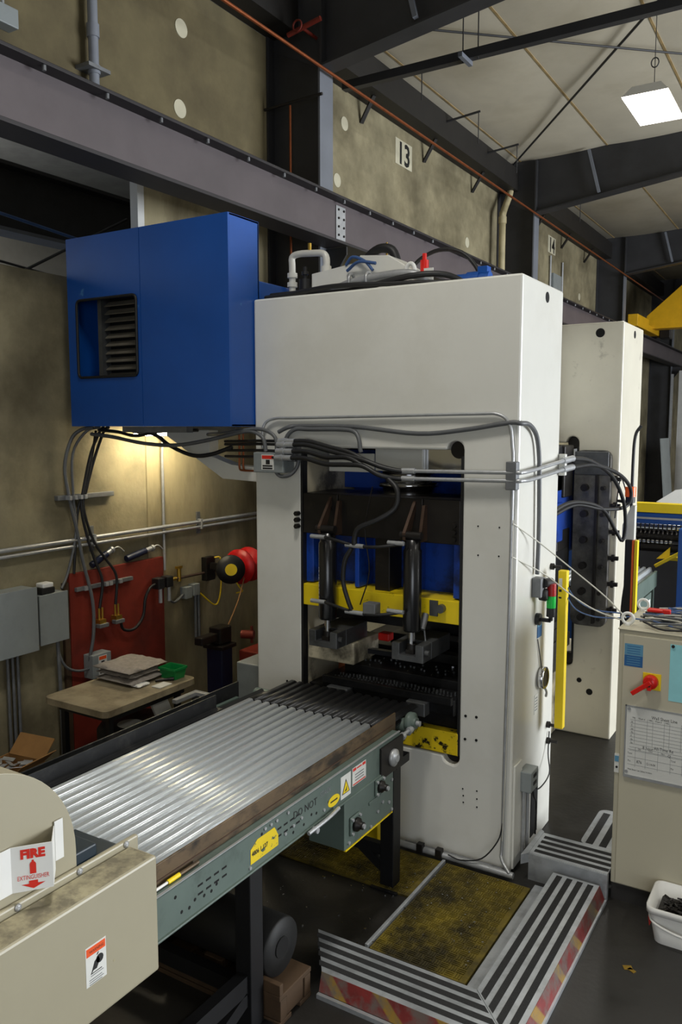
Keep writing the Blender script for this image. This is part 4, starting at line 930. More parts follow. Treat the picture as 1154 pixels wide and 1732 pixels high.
# cardboard boxes at the left
for k, (x, y, z, rz, lab) in enumerate(((-4.36,3.12,0,8,'open cardboard box with raised flaps behind the beige machine, right'), (-4.38,2.52,0,-6,'open cardboard box behind the beige machine, left'))):
    t = thing('cardboard_box', lab, 'box', (x, y, z), 'open cardboard boxes')
    rot = Matrix.Rotation(R(rz),3,'Z')
    m = MB()
    for c, s in (((0,-.15,.19),(.3,.006,.38)),((0,.15,.19),(.3,.006,.38)),((-.15,0,.19),(.006,.3,.38)),((.15,0,.19),(.006,.3,.38)),((0,0,.004),(.3,.3,.008))):
        m.obox(Vector((x,y,z))+rot@Vector(c), s, rot)
    m.build('body', 'cardboard', t)
    for c, ax, s in (((0,.2,.43),-45,(.29,.006,.15)),((0,-.2,.43),45,(.29,.006,.15))):
        m = MB(); m.obox(Vector((x,y,z))+rot@Vector(c), s, rot@Matrix.Rotation(R(ax),3,'X')); m.build('flap', 'cardboard', t)
    m = MB(); m.obox(Vector((x,y,z))+rot@Vector((.2,0,.42)), (.006,.29,.14), rot@Matrix.Rotation(R(50),3,'Y')); m.build('flap', 'cardboard', t)
    m = MB()
    for i in range(14):
        m.obox(Vector((x,y,z+.36))+Vector((random.uniform(-.1,.1),random.uniform(-.1,.1),random.uniform(0,.02))), (.09,.03,.004), Matrix.Rotation(random.random()*3,3,'Z')@Matrix.Rotation(random.uniform(-.4,.4),3,'X'))
    o = m.build('metal_scrap', 'galv', t); o['kind'] = 'stuff'
# ================================================================== conveyor in front of the press
cv = thing('belt_conveyor', 'green sided belt conveyor on black legs feeding out of the press', 'conveyor', (-2.45, 2.6, 0))
CY0, CY1 = 1.83, 3.86
sf = part('side_frame', 'green_paint', cv, (-1.93,-1.905,CY0,3.70,.745,.90), (-1.96,-1.905,CY0,3.70,.895,.903), (-1.93,-1.895,CY0,3.70,.742,.75), bev=.002)
part('side_frame', 'green_paint', cv, (-3.0,-2.975,CY0,3.70,.745,.90), bev=.002)
part('edge_guard', 'guard_stained', cv, (-1.957,-1.949,CY0,3.735,.88,.985), (-1.957,-1.93,CY0,3.735,.876,.882), bev=.001)
part('top_edge', 'galv', cv, (-1.912,-1.902,CY0,3.70,.9035,.9065))
part('guard_seam', 'rust_steel', cv, (-1.949,-1.945,CY0,3.70,.925,.929))
part('tall_guard', 'guard_black', cv, (-3.045,-3.035,1.6,3.77,.80,.965), bev=.001)
part('low_guard', 'guard_black', cv, (-2.955,-2.948,1.6,3.46,.88,.985), (-2.955,-2.90,1.6,3.46,.908,.914), bev=.001)
part('slider_bed', 'black_steel', cv, (-2.97,-1.96,CY0,3.72,.86,.885))
m = MB(); n = 44; vs_ = []      # ribbed dark belt
for i in range(n+1):
    x = -2.93 + (.96*i/n); z = .905 + .008*math.sin(i*PI)*0 + (.010 if (i % 3 == 0) else 0)
    for y in (CY0, 3.86): vs_.append((x, y, z))
fs = [(2*i, 2*i+1, 2*i+3, 2*i+2) for i in range(n)]
m.add(vs_, fs); m.box(-2.93,-1.97,CY0,3.86,.89,.9); m.build('belt', 'sheet_dark', cv)
m = MB(); m.cyl((-2.98,3.87,.864), (-1.93,3.87,.864), .045, n=20); m.build('end_roller', 'green_paint', cv)
m = MB(); m.lathe([(.02,0),(.05,0),(.055,.01),(.055,.035),(.03,.04),(.03,.055)], (-1.945,3.87,.895), (1,0,0), n=18); br = m.build('roller_bearing', 'green_paint', cv)
m = MB(); m.cyl((-1.89,3.87,.895), (-1.87,3.87,.895), .016, n=8); m.build('shaft', 'galv', br)
m = MB(); m.cyl((-1.92,3.60,.86), (-1.90,3.88,.875), .010, n=8); m.cyl((-1.905,3.8,.87),(-1.905,3.83,.872),.02,n=6); m.cyl((-1.905,3.72,.865),(-1.905,3.745,.866),.02,n=6); m.build('tension_screw', 'galv', cv)
part('take_up_plate', 'black_steel', cv, (-1.905,-1.893,3.48,3.72,.72,.885), bev=.003)
m = MB(); m.lathe([(.02,0),(.045,0),(.045,.015),(.03,.02),(.02,.03)], (-1.893,3.6,.80), (1,0,0), n=16); m.build('take_up_bearing', 'galv', cv)
# lower drive housing
dh = part('drive_housing', 'green_paint', cv, (-2.10,-1.90,3.13,3.62,.505,.744), bev=.003)
part('bottom_edge', 'yellow_paint', dh, (-1.91,-1.897,3.14,3.61,.498,.505))
def bearing(y, z, s, parent):
    b = part('bearing_flange', 'green_paint', parent, (-1.90,-1.888,y-s,y+s,z-s,z+s), bev=.006)
    m = MB(); m.lathe([(.02,0),(s*.75,0),(s*.7,.015),(s*.4,.025),(s*.4,.04)], (-1.888,y,z), (1,0,0), n=18); m.build('bearing', 'black_steel', b)
    m = MB(); m.cyl((-1.885,y,z), (-1.84,y,z), s*.26, n=10); m.build('shaft', 'galv', b)
    for dy in (-.75,.75):
        for dz in (-.75,.75):
            m = MB(); m.cyl((-1.888,y+dy*s,z+dz*s), (-1.88,y+dy*s,z+dz*s), .008, n=6); m.build('bolt', 'galv', b)
bearing(3.22, .605, .046, dh); bearing(3.46, .70, .042, dh)
part('slot_cover', 'green_paint', dh, (-1.90,-1.894,3.36,3.58,.635,.652), bev=.002)
for y, z in ((3.50,.60),(3.45,.57),(3.57,.57),(3.17,.53),(3.38,.52),(3.60,.52),(3.6,.68)):
    m = MB(); m.cyl((-1.90,y,z), (-1.893,y,z), .009, n=6); m.build('bolt', 'galv', dh)
# slots, holes, bolts in the green side
def slotmark(y, z, w=.028, h=.008): part('slot', 'dark_void', sf, (-1.9052,-1.9045,y-w/2,y+w/2,z-h/2,z+h/2))
for y0 in (2.13, 2.62):
    for i in range(4):
        for j in range(2): slotmark(y0+.045*i, .842-.032*j + .0*i)
for y, z in ((2.03,.79),(2.07,.785),(2.10,.80),(2.15,.79),(2.19,.787),(2.22,.80),(2.86,.80),(2.9,.79),(2.8,.78),(2.72,.78),(3.0,.8),(2.0,.86),(2.5,.87)):
    m = MB(); m.cyl((-1.9055,y,z), (-1.9045,y,z), .007, n=8); m.build('hole', 'dark_void', sf)
for y, z in ((2.52,.885),(2.56,.885),(2.6,.885),(2.68,.885),(2.42,.765),(2.66,.80),(2.72,.81),(2.78,.82),(2.96,.78)):
    m = MB(); m.cyl((-1.905,y,z), (-1.899,y,z), .007, n=6); m.build('bolt', 'galv', sf)
m = MB(); m.cyl((-1.91,2.86,.735),(-1.87,2.86,.735),.014,n=8); m.tube([(-1.88,2.80,.745),(-1.875,2.95,.752),(-1.88,3.05,.758)], .009, n=6); m.build('adjuster', 'galv', sf)
# labels on the side frame
lab_ = MB(); lab_.prism([(2.425,.775),(2.61,.775),(2.61,.82),(2.585,.862),(2.47,.862),(2.425,.835)], 'x', -1.9045, -1.9035); lab_ = lab_.build('worn_label', 'yellow_label_worn', cv)
text('4806 1.127', .026, 'black_print', lab_, (-1.9025, 2.432, .806), (0,1,0), (0,0,1), sx=.9, bold=.0006)
ov = MB(); ov.prism([(3.045+.05*math.cos(t), .79+.026*math.sin(t)) for t in [i*PI/10 for i in range(20)]], 'x', -1.9045, -1.9035); ov = ov.build('oval_label', 'yellow_label', cv)
part('print_line', 'black_print', ov, (-1.9034,-1.9028,3.015,3.075,.787,.794))
wq = part('pinch_label', 'white_label', cv, (-1.9045,-1.9035,3.105,3.195,.765,.875))
m = MB(); m.prism([(3.115,.785),(3.185,.785),(3.15,.855)], 'x', -1.9034, -1.9028); m.build('triangle_border', 'black_print', wq)
m = MB(); m.prism([(3.122,.789),(3.178,.789),(3.15,.844)], 'x', -1.9027, -1.9022); m.build('triangle', 'yellow_label', wq)
m = MB(); m.prism([(3.135,.795),(3.155,.797),(3.158,.82),(3.148,.805)], 'x', -1.9021, -1.9017); m.build('symbol', 'black_print', wq)
wq = part('danger_label', 'white_label', cv, (-1.9045,-1.9035,3.21,3.34,.79,.88))
part('label_band', 'red_print', wq, (-1.9034,-1.9028,3.215,3.245,.862,.876), (-1.9034,-1.9028,3.305,3.335,.862,.876), (-1.9034,-1.9028,3.215,3.335,.793,.799))
part('print_line', 'red_print', wq, (-1.9034,-1.9028,3.252,3.298,.865,.872))
for i in range(3): part('print_line', 'grey_print', wq, (-1.9034,-1.9028,3.235,3.318,.81+.014*i,.815+.014*i))
text('DO NOT', .048, 'black_print', cv, (-1.9035, 2.72, .836), (0,1,-.03), (0,0,1), sx=.95)
text('STACK', .036, 'grey_print', cv, (-1.9035, 2.93, .848), (0,1,0), (0,0,1), sx=.8)
# legs and bracing
for x in (-1.985, -2.945):
    for y in (2.47, 3.71):
        lg = part('leg', 'leg_black', cv, (x-.04, x+.04, y, y+.085, 0.012, .745), bev=.004)
        part('foot_plate', 'leg_black', lg, (x-.08, x+.08, y-.04, y+.125, 0, .012), bev=.002)
        part('top_gusset', 'leg_black', lg, (x-.03, x+.075, y-.03, y+.115, .70, .745)) if y > 3 else None
m = MB(); m.bar((-1.985,2.51,.16), (-2.945,2.51,.16), .05, .07); m.build('cross_brace', 'leg_black', cv)
m = MB(); m.bar((-1.985,2.47,.22), (-1.985,1.3,.22), .05, .08); m.build('side_brace', 'leg_black', cv)
m = MB(); m.bar((-1.985,2.47,.16), (-1.985,2.0,.0), .05, .06); m.build('diagonal_brace', 'leg_black', cv)
m = MB(); m.bar((-2.945,3.75,.2), (-1.985,3.75,.2), .04, .06); m.build('cross_brace', 'leg_black', cv)
m = MB(); m.bar((-2.5,3.75,.42), (-1.99,3.75,.08), .05, .05); m.build('diagonal_brace', 'leg_black', cv)
# marker lying along the stained guard
pn = thing('paint_marker', 'yellow and white paint marker lying on the conveyor edge', 'marker', (-1.93, 2.03, .905))
m = MB(); m.cyl((-1.931,1.93,.912), (-1.931,1.99,.912), .005, n=8); m.build('tip', 'white_plastic', pn)
m = MB(); m.cyl((-1.931,1.99,.912), (-1.931,2.05,.912), .0085, n=10); m.build('cap', 'yellow_label', pn)
m = MB(); m.cyl((-1.931,2.05,.912), (-1.931,2.15,.912), .007, n=10); m.build('barrel', 'guard_stained', pn)

# corrugated sheet riding on the belt
def corrugated(x0, x1, y0, y1, z, npitch, amp, th=.0012):
    m = MB(); per = 12; n = npitch*per; top = []; bot = []
    prof = []
    for i in range(n+1):
        u = i/per; t = u % 1; q = abs(t-.5)*2
        h = min(1, max(0, (1-q-.08)/.50)); h = h*h*(3-2*h); prof.append((x0+(x1-x0)*i/n, z + 2*amp*h))
    vs_ = []
    for x, zz in prof: vs_ += [(x, y0, zz), (x, y1, zz), (x, y0, zz-th), (x, y1, zz-th)]
    fs = []
    for i in range(n):
        a = 4*i; b = a+4; fs += [(a, a+1, b+1, b), (a+2, b+2, b+3, a+3), (a+1, a+3, b+3, b+1), (a, b, b+2, a+2)]
    m.add(vs_, fs, True); return m
m = corrugated(-2.865, -1.975, 1.66, 3.63, .911, 15, .013)
tag(m.build('corrugated_sheet', 'sheet_metal'), 'bright galvanised corrugated sheet lying on the conveyor', 'metal sheet')
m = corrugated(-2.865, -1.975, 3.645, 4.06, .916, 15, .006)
tag(m.build('dark_sheet', 'sheet_dark'), 'dark corrugated sheet coming out of the press', 'metal sheet')

# ================================================================== beige machine in the left foreground
bm_ = thing('beige_machine', 'beige machine cover with a half round guard in the left foreground', 'machine', (-2.0, 1.3, .3))
part('front_box', 'beige', bm_, (-1.915,-1.80,.5,1.81,.745,1.135), bev=.008)
part('box_top', 'beige_dirty', bm_, (-1.91,-1.81,.5,1.80,1.1352,1.1362))
part('flange_strip', 'beige', bm_, (-1.935,-1.916,.5,1.845,1.08,1.158), bev=.006)
for y in (1.38,1.60,1.79):
    m = MB(); m.lathe([(.002,0),(.011,0),(.011,.003),(.005,.006)], (-1.916,y,1.148), (1,0,.0), n=10); m.build('screw', 'galv', bm_)
pts = [(.923,.75),(1.607,.75)] + [(1.265+.342*math.cos(R(a)), 1.212+.345*math.sin(R(a))) for a in range(0, 181, 6)]
gd = MB(); gd.prism(pts, 'x', -2.12, -1.936); gd = gd.build('round_guard', 'beige', bm_, bev=.004)
part('pedestal', 'beige', bm_, (-2.5,-1.95,.4,1.5,0,.74), bev=.01)
part('roller_block', 'teal_dark', bm_, (-2.40,-2.13,1.5,1.99,.945,.985), (-2.40,-2.18,1.5,1.90,.985,1.03), (-2.30,-2.15,1.86,2.02,.94,.965), bev=.006)
part('roller_block', 'dark_void', bm_, (-2.37,-2.27,1.80,1.88,1.03,1.032))
wb = part('warning_label', 'white_label', bm_, (-1.80,-1.7992,1.513,1.590,.862,.985))
part('label_header', 'orange_print', wb, (-1.7991,-1.7986,1.516,1.587,.955,.980))
text('WARNING', .013, 'black_print', wb, (-1.7984,1.527,.962), (0,1,0), (0,0,1), sx=.85)
m = MB(); m.prism([(1.53,.895),(1.545,.93),(1.56,.94),(1.565,.925),(1.553,.905),(1.54,.905)], 'x', -1.7991, -1.7986); m.prism(arc(1.565,.93,.014,0,330,12), 'x', -1.7991, -1.7986); m.prism([(1.553,.945),(1.557,.945),(1.563,.952),(1.558,.952)], 'x', -1.7991, -1.7986); m.build('hand_symbol', 'black_print', wb)
for i in range(5):
    part('print_line', 'grey_print' if i else 'black_print', wb, (-1.7991,-1.7987,1.53-.006*(i>1),1.572+.006*(i % 2),.896-.007*i-.004*(i>1),.8985-.007*i-.004*(i>1)))
m = MB(); m.box(-1.80,-1.7995,1.617,1.624,.885,.892); m.build('paint_scuff', 'beige_dirty', bm_)
# fire extinguisher sign: two angled faces on side flanges
fs_ = thing('fire_sign', 'white folded FIRE EXTINGUISHER sign with red letters on the beige guard', 'sign', (-1.93, 1.45, 1.16))
def slab(p0, p1, z0, z1, t):          # vertical plate between two plan points
    m = MB(); a = Vector((*p0, 0)); b = Vector((*p1, 0)); d = (b-a).normalized(); nrm = Vector((d.y, -d.x, 0))*t
    m.prism([(a.x,a.y),(b.x,b.y),(b.x+nrm.x,b.y+nrm.y),(a.x+nrm.x,a.y+nrm.y)], 'z', z0, z1); return m
zA, zB = 1.187, 1.322
slab((-1.932,1.526), (-1.932,1.556), zA+.025, zB+.012, .002).build('mount_flange', 'white_plastic', fs_)
apex = (-1.862, 1.462); lft = (-1.932, 1.375)
slab((-1.932,1.526), apex, zA, zB, .002).build('far_panel', 'white_plastic', fs_)
fp = slab(lft, apex, zA, zB, .002).build('front_panel', 'white_plastic', fs_)
slab((-1.932,1.335), lft, zA, zB, .002).build('mount_flange', 'white_plastic', fs_)
d = (Vector((*apex,0))-Vector((*lft,0))); L = d.length; d.normalize(); nn = Vector((d.y,-d.x,0)); o0 = Vector((*lft,0)) + nn*.0028
def sp_(u, z): return o0 + d*u + Vector((0,0,z))
text('FIRE', .036, 'red_print', fp, sp_(L*.52, 1.285), d, (0,0,1), 'CENTER', sx=1.0, bold=.0022)
text('EXTINGUISHER', .019, 'red_print', fp, sp_(L*.52, 1.221), d, (0,0,1), 'CENTER', sx=.66)
def flat(pts, mt, name):
    m = MB(); m.add([sp_(u, z) for u, z in pts], [tuple(range(len(pts)))]); return m.build(name, mt, fp)
c_ = L*.52
flat([(c_-.0085,1.237),(c_+.0085,1.237),(c_+.0085,1.266),(c_+.006,1.271),(c_+.003,1.273),(c_+.003,1.278),(c_-.003,1.278),(c_-.003,1.273),(c_-.006,1.271),(c_-.0085,1.266)], 'red_print', 'extinguisher_symbol')
flat([(c_-.012,1.217),(c_+.012,1.217),(c_+.012,1.208),(c_+.032,1.208),(c_,1.193),(c_-.032,1.208),(c_-.012,1.208)], 'red_print', 'arrow_symbol')
# ================================================================== floor things
pl = thing('step_platform', 'aluminium step platform with black grip strips and red yellow edge', 'platform', (-1.2, 3.3, 0))
ZP = .10
m = MB(); m.prism([(-1.21,3.09),(-.965,2.84),(-.965,4.17),(-1.21,4.17)], 'z', ZP-.006, ZP); m.build('tread_plate', 'alu', pl)
m = MB(); m.prism([(-1.84,2.84),(-.967,2.84),(-1.212,3.088),(-2.02,3.088)], 'z', ZP-.006, ZP); m.build('tread_plate', 'alu', pl)
def edge(pts, mt, name):
    m = MB(); m.add(pts, [(0,1,2,3)]); 
    o = m.build(name, mt, pl); md = o.modifiers.new('thickness','SOLIDIFY'); md.thickness = .004; return o
edge([(-.963,2.835,ZP),(-.963,4.17,ZP),(-.94,4.19,.02),(-.94,2.81,.02)], 'hazard', 'hazard_edge')
edge([(-1.84,2.838,ZP),(-.966,2.838,ZP),(-.943,2.815,.02),(-1.84,2.815,.02)], 'hazard', 'hazard_edge')
part('bottom_lip', 'alu', pl, (-.944,-.93,2.8,4.19,0,.02), (-1.84,-.944,2.795,2.812,0,.02))
part('inner_riser', 'alu', pl, (-1.214,-1.210,3.09,4.17,0,ZP-.006), (-2.02,-1.214,3.088,3.092,0,ZP-.006))
for k in range(4):      # grip strips, mitred at the corner
    x0 = -1.185 + .055*k; x1 = x0+.03
    ya = 3.09 - (x0+1.21)*1.02; yb = 3.09 - (x1+1.21)*1.02
    m = MB(); m.prism([(x0,ya+.01),(x1,yb+.01),(x1,4.15),(x0,4.15)], 'z', ZP, ZP+.0015); m.build('grip_strip', 'grip', pl)
    y1 = 3.065-.055*k; y0 = y1-.03
    xa = -1.21 + (3.09-y1)/1.02; xb = -1.21 + (3.09-y0)/1.02
    m = MB(); xl = -1.85-(3.088-2.84-(3.088-y1))*.72; m.prism([(xl+.02,y0),(xb-.012,y0),(xa-.012,y1),(xl,y1)], 'z', ZP, ZP+.0015); m.build('grip_strip', 'grip', pl)
part('floor_angle', 'alu', pl, (-1.30,-1.225,3.18,4.14,0,.018), (-1.228,-1.222,3.18,4.14,.018,.04), bev=.002)
sp2 = thing('access_step', 'aluminium access step with black grip strips beside the control cabinet', 'step', (-1.15, 4.3, 0))
part('tread', 'alu', sp2, (-1.36,-.935,4.21,4.47,.145,.152)); part('riser', 'alu', sp2, (-1.36,-.935,4.203,4.209,0,.15), (-.94,-.934,4.21,4.235,0,.145))
for k in range(4): part('grip_strip', 'grip', sp2, (-1.34,-.938,4.235+.057*k,4.265+.057*k,.152,.1535))
m = MB(); m.prism([(-1.39,4.16),(-1.36,4.2),(-1.36,4.48),(-1.385,4.5)], 'z', .10, .155); m.build('side_rail', 'alu', sp2)
s3 = thing('rear_ramp', 'aluminium ramp with grip strips half hidden behind the control cabinet', 'ramp', (-1.0, 4.75, 0))
m = MB(); m.prism(rrect(-1.16,-.82,4.49,4.98,.05,5), 'z', .13, .137); m.build('tread', 'alu', s3)
part('body', 'alu', s3, (-1.14,-.84,4.5,4.95,0,.13))
for k in range(4): part('grip_strip', 'grip', s3, (-1.13+.075*k,-1.09+.075*k,4.51,4.93,.137,.1385))

def ribmat(name, label, x0, x1, y0, y1, ribs=True):
    t = thing(name, label, 'mat', ((x0+x1)/2, (y0+y1)/2, 0), 'yellow floor mats')
    part('base', 'mat_yellow', t, (x0,x1,y0,y1,0,.014), bev=.002)
    m = MB(); s = .042; i = 0
    nx = int((x1-x0-.01)/s); ny = int((y1-y0-.01)/s)
    for a in range(nx):
        for b in range(ny):
            cx = x0+.006+s*a; cy = y0+.006+s*b
            for k in range(3):
                o = .004+.0125*k
                if (a+b) % 2: m.box(cx+.002,cx+s-.004,cy+o,cy+o+.006,.014,.0185)
                else: m.box(cx+o,cx+o+.006,cy+.002,cy+s-.004,.014,.0185)
    o = m.build('rib_pattern', 'mat_yellow', t); o['kind'] = 'stuff'
    return t
ribmat('ribbed_mat', 'yellow ribbed rubber mat framed by the step platform', -1.805, -1.312, 3.205, 4.10)
ribmat('ribbed_mat', 'dirty yellow ribbed mat under the conveyor drive', -2.75, -1.83, 3.69, 4.10)
tag(part('mat_edge_strip', 'alu', None, (-1.828,-1.81,3.2,4.1,0,.03), bev=.003), 'narrow steel strip along the left edge of the yellow mat', 'strip')
m = MB(); m.prism([(-2.62,0),(-2.20,0),(-2.20,.22),(-2.62,.30)], 'y', 4.0, 4.1)
tag(m.build('yellow_chute', 'yellow_label', bev=.004), 'orange yellow scrap chute at the press foot behind the conveyor drive', 'chute')
# pallet with a dark drum roll
pt = thing('wooden_pallet', 'dirty wooden pallet under the near conveyor leg', 'pallet', (-2.35, 2.5, 0))
part('end_block', 'wood', pt, (-1.94,-1.875,2.62,2.745,.022,.113), bev=.003)
for k in range(6): part('deck_board', 'wood', pt, (-2.87+.17*k+.02,-2.87+.17*k+.15,2.565,2.80,.115,.137), bev=.003)
for y in (2.57,2.75): part('stringer', 'wood', pt, (-2.87,-1.87,y,y+.045,.022,.114), bev=.003)
for y in (2.57,2.72): part('bottom_board', 'wood', pt, (-2.87,-1.87,y-.005,y+.08,0,.021), bev=.003)
dr = thing('dark_roll', 'black roll with hollow core lying on the pallet', 'roll', (-2.2, 2.6, .137))
m = MB(); m.lathe([(.045,.0),(.12,.0),(.125,.01),(.125,.6),(.045,.6)], (-1.95,2.69,.263), (-1,0,0), n=28); m.build('roll', 'roll_black', dr)
m = MB(); m.cyl((-1.945,2.69,.263), (-1.95,2.69,.263), .045, n=18); m.build('core', 'dark_void', dr)
for k, (x, z) in enumerate(((-1.99,.137),(-2.3,.137))): part('chock', 'wood', dr, (x+.02,x+.12,2.566,2.59,z,z+.05), bev=.003)
# floor clutter chips
m = MB()
for i in range(220):
    x = random.uniform(-2.6,-.6); y = random.uniform(2.9,4.1)
    zz = 0.0
    if -2.15 < x < -.93 and y < 3.1 or x > -1.32: continue
    if -1.81 < x: zz = .019
    elif y > 3.68: zz = .019
    m.obox((x,y,zz+.002), (random.uniform(.004,.011),.005,.004), Matrix.Rotation(random.random()*3,3,'Z'))
o = m.build('metal_shavings', 'chrome'); tag(o, 'tiny bright metal shavings scattered over floor and mats', 'shavings', kind='stuff')
m = MB(); m.obox((-.72,3.72,.0015), (.04,.03,.002), Matrix.Rotation(.5,3,'Z')); m.obox((-.70,3.71,.0015), (.02,.035,.002), Matrix.Rotation(1.1,3,'Z'))
tag(m.build('dry_leaf', 'brass'), 'small yellow scrap on the dark floor near the bucket', 'scrap')
# ================================================================== control cabinet
cc = thing('control_cabinet', 'beige control cabinet with red rotary switch and posted charts', 'cabinet', (-.4, 4.5, 0))
CY = 4.244
part('plinth', 'plinth', cc, (-.925,.3,CY+.015,4.8,0,.09))
part('body', 'cabinet', cc, (-.93,.3,CY+.012,4.82,.09,1.46), bev=.006)
part('door', 'cabinet', cc, (-.905,.28,CY,CY+.012,.10,1.44), bev=.004)
part('lid', 'cabinet', cc, (-.935,.31,CY+.002,4.83,1.461,1.468), bev=.003)
lk_ = part('latch_plate', 'white_label', cc, (-.93,-.906,CY+.006,CY+.0118,.70,.80)); part('latch_label', 'blue_label_pale', lk_, (-.928,-.908,CY+.004,CY+.006,.76,.79)); m = MB(); m.cyl((-.917,CY+.003,.73),(-.917,CY+.008,.73),.006,n=10); m.build('keyhole','black_print',lk_)
b_ = part('data_label', 'blue_label', cc, (-.897,-.807,CY-.001,CY,1.278,1.335)); part('label_top', 'blue_label_pale', b_, (-.897,-.807,CY-.001,CY,1.336,1.395))
for i in range(4): part('print_line', 'blue_label', b_, (-.885,-.82,CY-.0015,CY-.001,1.345+.012*i,1.348+.012*i)); part('print_line', 'blue_label_pale', b_, (-.885,-.82,CY-.0015,CY-.001,1.288+.012*i,1.291+.012*i))
sw = part('switch_plate', 'yellow_label', cc, (-.803,-.715,CY-.004,CY,1.172,1.258), bev=.002)
m = MB(); m.lathe([(.01,0),(.037,0),(.036,.02),(.032,.034),(.01,.036)], (-.763,CY-.004,1.215), (0,-1,0), n=24); kn = m.build('knob', 'red_plastic', sw)
m = MB(); m.bar((-.755,CY-.048,1.225), (-.845,CY-.048,1.152), .022, .022); m.bar((-.763,CY-.045,1.25), (-.763,CY-.045,1.18), .02, .02); m.build('lever', 'red_plastic', kn, bev=.003)
m = MB(); m.box(-.769,-.757,CY-.0565,CY-.055,1.20,1.225); m.build('pointer', 'black_print', kn)
cpz = part('cyan_sheet', 'cyan_paper', cc, (-.678,-.42,CY-.0015,CY,1.13,1.42)); m = MB(); m.cyl((-.665,CY-.008,1.41),(-.665,CY-.0015,1.41),.008,n=10); m.build('magnet','black_print',cpz)
wbd = part('chart_board', 'white_label', cc, (-.875,-.35,CY-.008,CY,.70,1.07), bev=.002)
part('board_frame', 'galv', wbd, (-.879,-.35,CY-.012,CY,.694,.708), (-.881,-.875,CY-.010,CY,.694,1.075), (-.879,-.35,CY-.010,CY,1.069,1.075))
F_ = CY-.0085
def wt(s, size, x, z, al='LEFT', mt='black_print', sx=.8): text(s, size, mt, wbd, (x, F_, z), (1,0,-.0), (0,0,1), al, sx=sx)
wt('Wall Sheet Line', .024, -.752, 1.022); wt('All-Time Re', .024, -.735, .865); wt('8 hour', .024, -.79, .858)
for x, s in ((-.845,'Wk'),(-.815,'Week #'),(-.765,'HRS'),(-.735,'Week #'),(-.685,'HRS')): wt(s, .012, x, 1.010)
for i, s in enumerate(('M','T','W','Th','F','Sa','Su')): wt(s, .014, -.85, .985-.018*i)
m = MB()
for i in range(10): m.box(-.855,-.36,F_-.0002,F_+.0003,1.002-.018*i,1.003-.018*i)
for x in (-.832,-.772,-.745,-.69,-.665,-.61): m.box(x,x+.001,F_-.0002,F_+.0003,.88,1.018)
for z in (.845,.805,.765): m.box(-.862,-.36,F_-.0002,F_+.0003,z,z+.001)
for x in (-.825,-.775,-.715,-.655,-.6): m.box(x,x+.001,F_-.0002,F_+.0003,.755,.86)
m.build('chart_lines', 'grey_print', wbd)
wt('Qty', .012, -.812, .849); wt('Date', .012, -.76, .849); wt('Mtrs', .012, -.70, .847); wt('Total', .013, -.862, .82); wt('Pcs', .013, -.86, .78)
wt('876', .022, -.817, .778); wt('12-14-04', .018, -.771, .778, sx=.7); wt('Total', .013, -.652, .82); wt('Pcs', .013, -.652, .78); wt('Wall Sheet Last Safety Incident', .012, -.86, .735); wt('Q', .02, -.668, .84)
for x, z in ((-.862,1.058),(-.865,.725)):
    m = MB(); m.cyl((x,CY-.013,z),(x,CY-.008,z),.008,n=12); m.build('screw', 'galv', wbd)
# things on the cabinet top
for k, (x, y, lab) in enumerate(((-.905,4.33,'white lifting ring at the front corner of the control cabinet'), (-.905,4.72,'white lifting ring at the back corner of the control cabinet'))):
    m = MB(); m.tube([(x+.028*math.cos(t),y,1.505+.028*math.sin(t)) for t in [i*PI/6 for i in range(12)]], .008, closed=True, sub=2); m.cyl((x,y,1.4685),(x,y,1.48),.014,n=10)
    tag(m.build('lifting_ring', 'white_plastic'), lab, 'ring', 'cabinet lifting rings')
random.seed(11)
for mt, cname, r in (('hose_grey','grey',.006), ('black_rubber','black',.0055), ('white_wire','white',.0045), ('blue_wire','blue',.004)):
    m = MB()
    for k in range(9):
        x = -.88 + random.random()*.12; y = 4.30 + random.random()*.42; z = 1.478 + random.random()*.03
        pts = [(x,y,z)]
        for i in range(6): pts.append((min(.2, x+.16*(i+1)+random.uniform(-.08,.08)), min(4.78, max(4.27, y+random.uniform(-.12,.12))), 1.478+random.random()*.045))
        m.tube(pts, r, n=6, sub=4)
    tag(m.build('wire_tangle', mt), 'tangle of loose ' + cname + ' wires heaped on the control cabinet', 'wires', kind='stuff')
rc = thing('red_clamp', 'small red plastic clamp among the wires on the cabinet', 'clamp', (-.82, 4.55, 1.5))
m = MB(); m.obox((-.80,4.55,1.515), (.10,.05,.016)); m.obox((-.75,4.53,1.518), (.04,.03,.026)); m.build('body', 'red_plastic', rc, bev=.005)
for pts, mt, lab in (([(-1.478,4.17,1.98),(-1.40,4.4,1.85),(-1.2,4.45,1.69),(-1.05,4.45,1.58),(-.93,4.4,1.49)], 'white_wire', 'pale yellow wire slung from the press corner to the cabinet'),
                 ([(-1.478,4.17,1.80),(-1.40,4.5,1.66),(-1.25,4.5,1.56),(-1.1,4.45,1.50),(-.93,4.35,1.485)], 'white_wire', 'white wire sagging from the signal lamp to the cabinet'),
                 ([(-1.36,4.75,1.58),(-1.28,4.7,1.50),(-1.15,4.6,1.47),(-1.0,4.55,1.478),(-.92,4.5,1.49)], 'blue_wire', 'upper blue wire looping from the yellow bar to the cabinet'),
                 ([(-1.36,4.75,1.52),(-1.28,4.7,1.44),(-1.15,4.6,1.43),(-1.0,4.5,1.46),(-.92,4.45,1.488)], 'blue_wire', 'lower blue wire looping from the yellow bar to the cabinet')):
    cable(lab, mt, pts, .004, 'slung_wire', 'wire', 'wires slung to the cabinet')
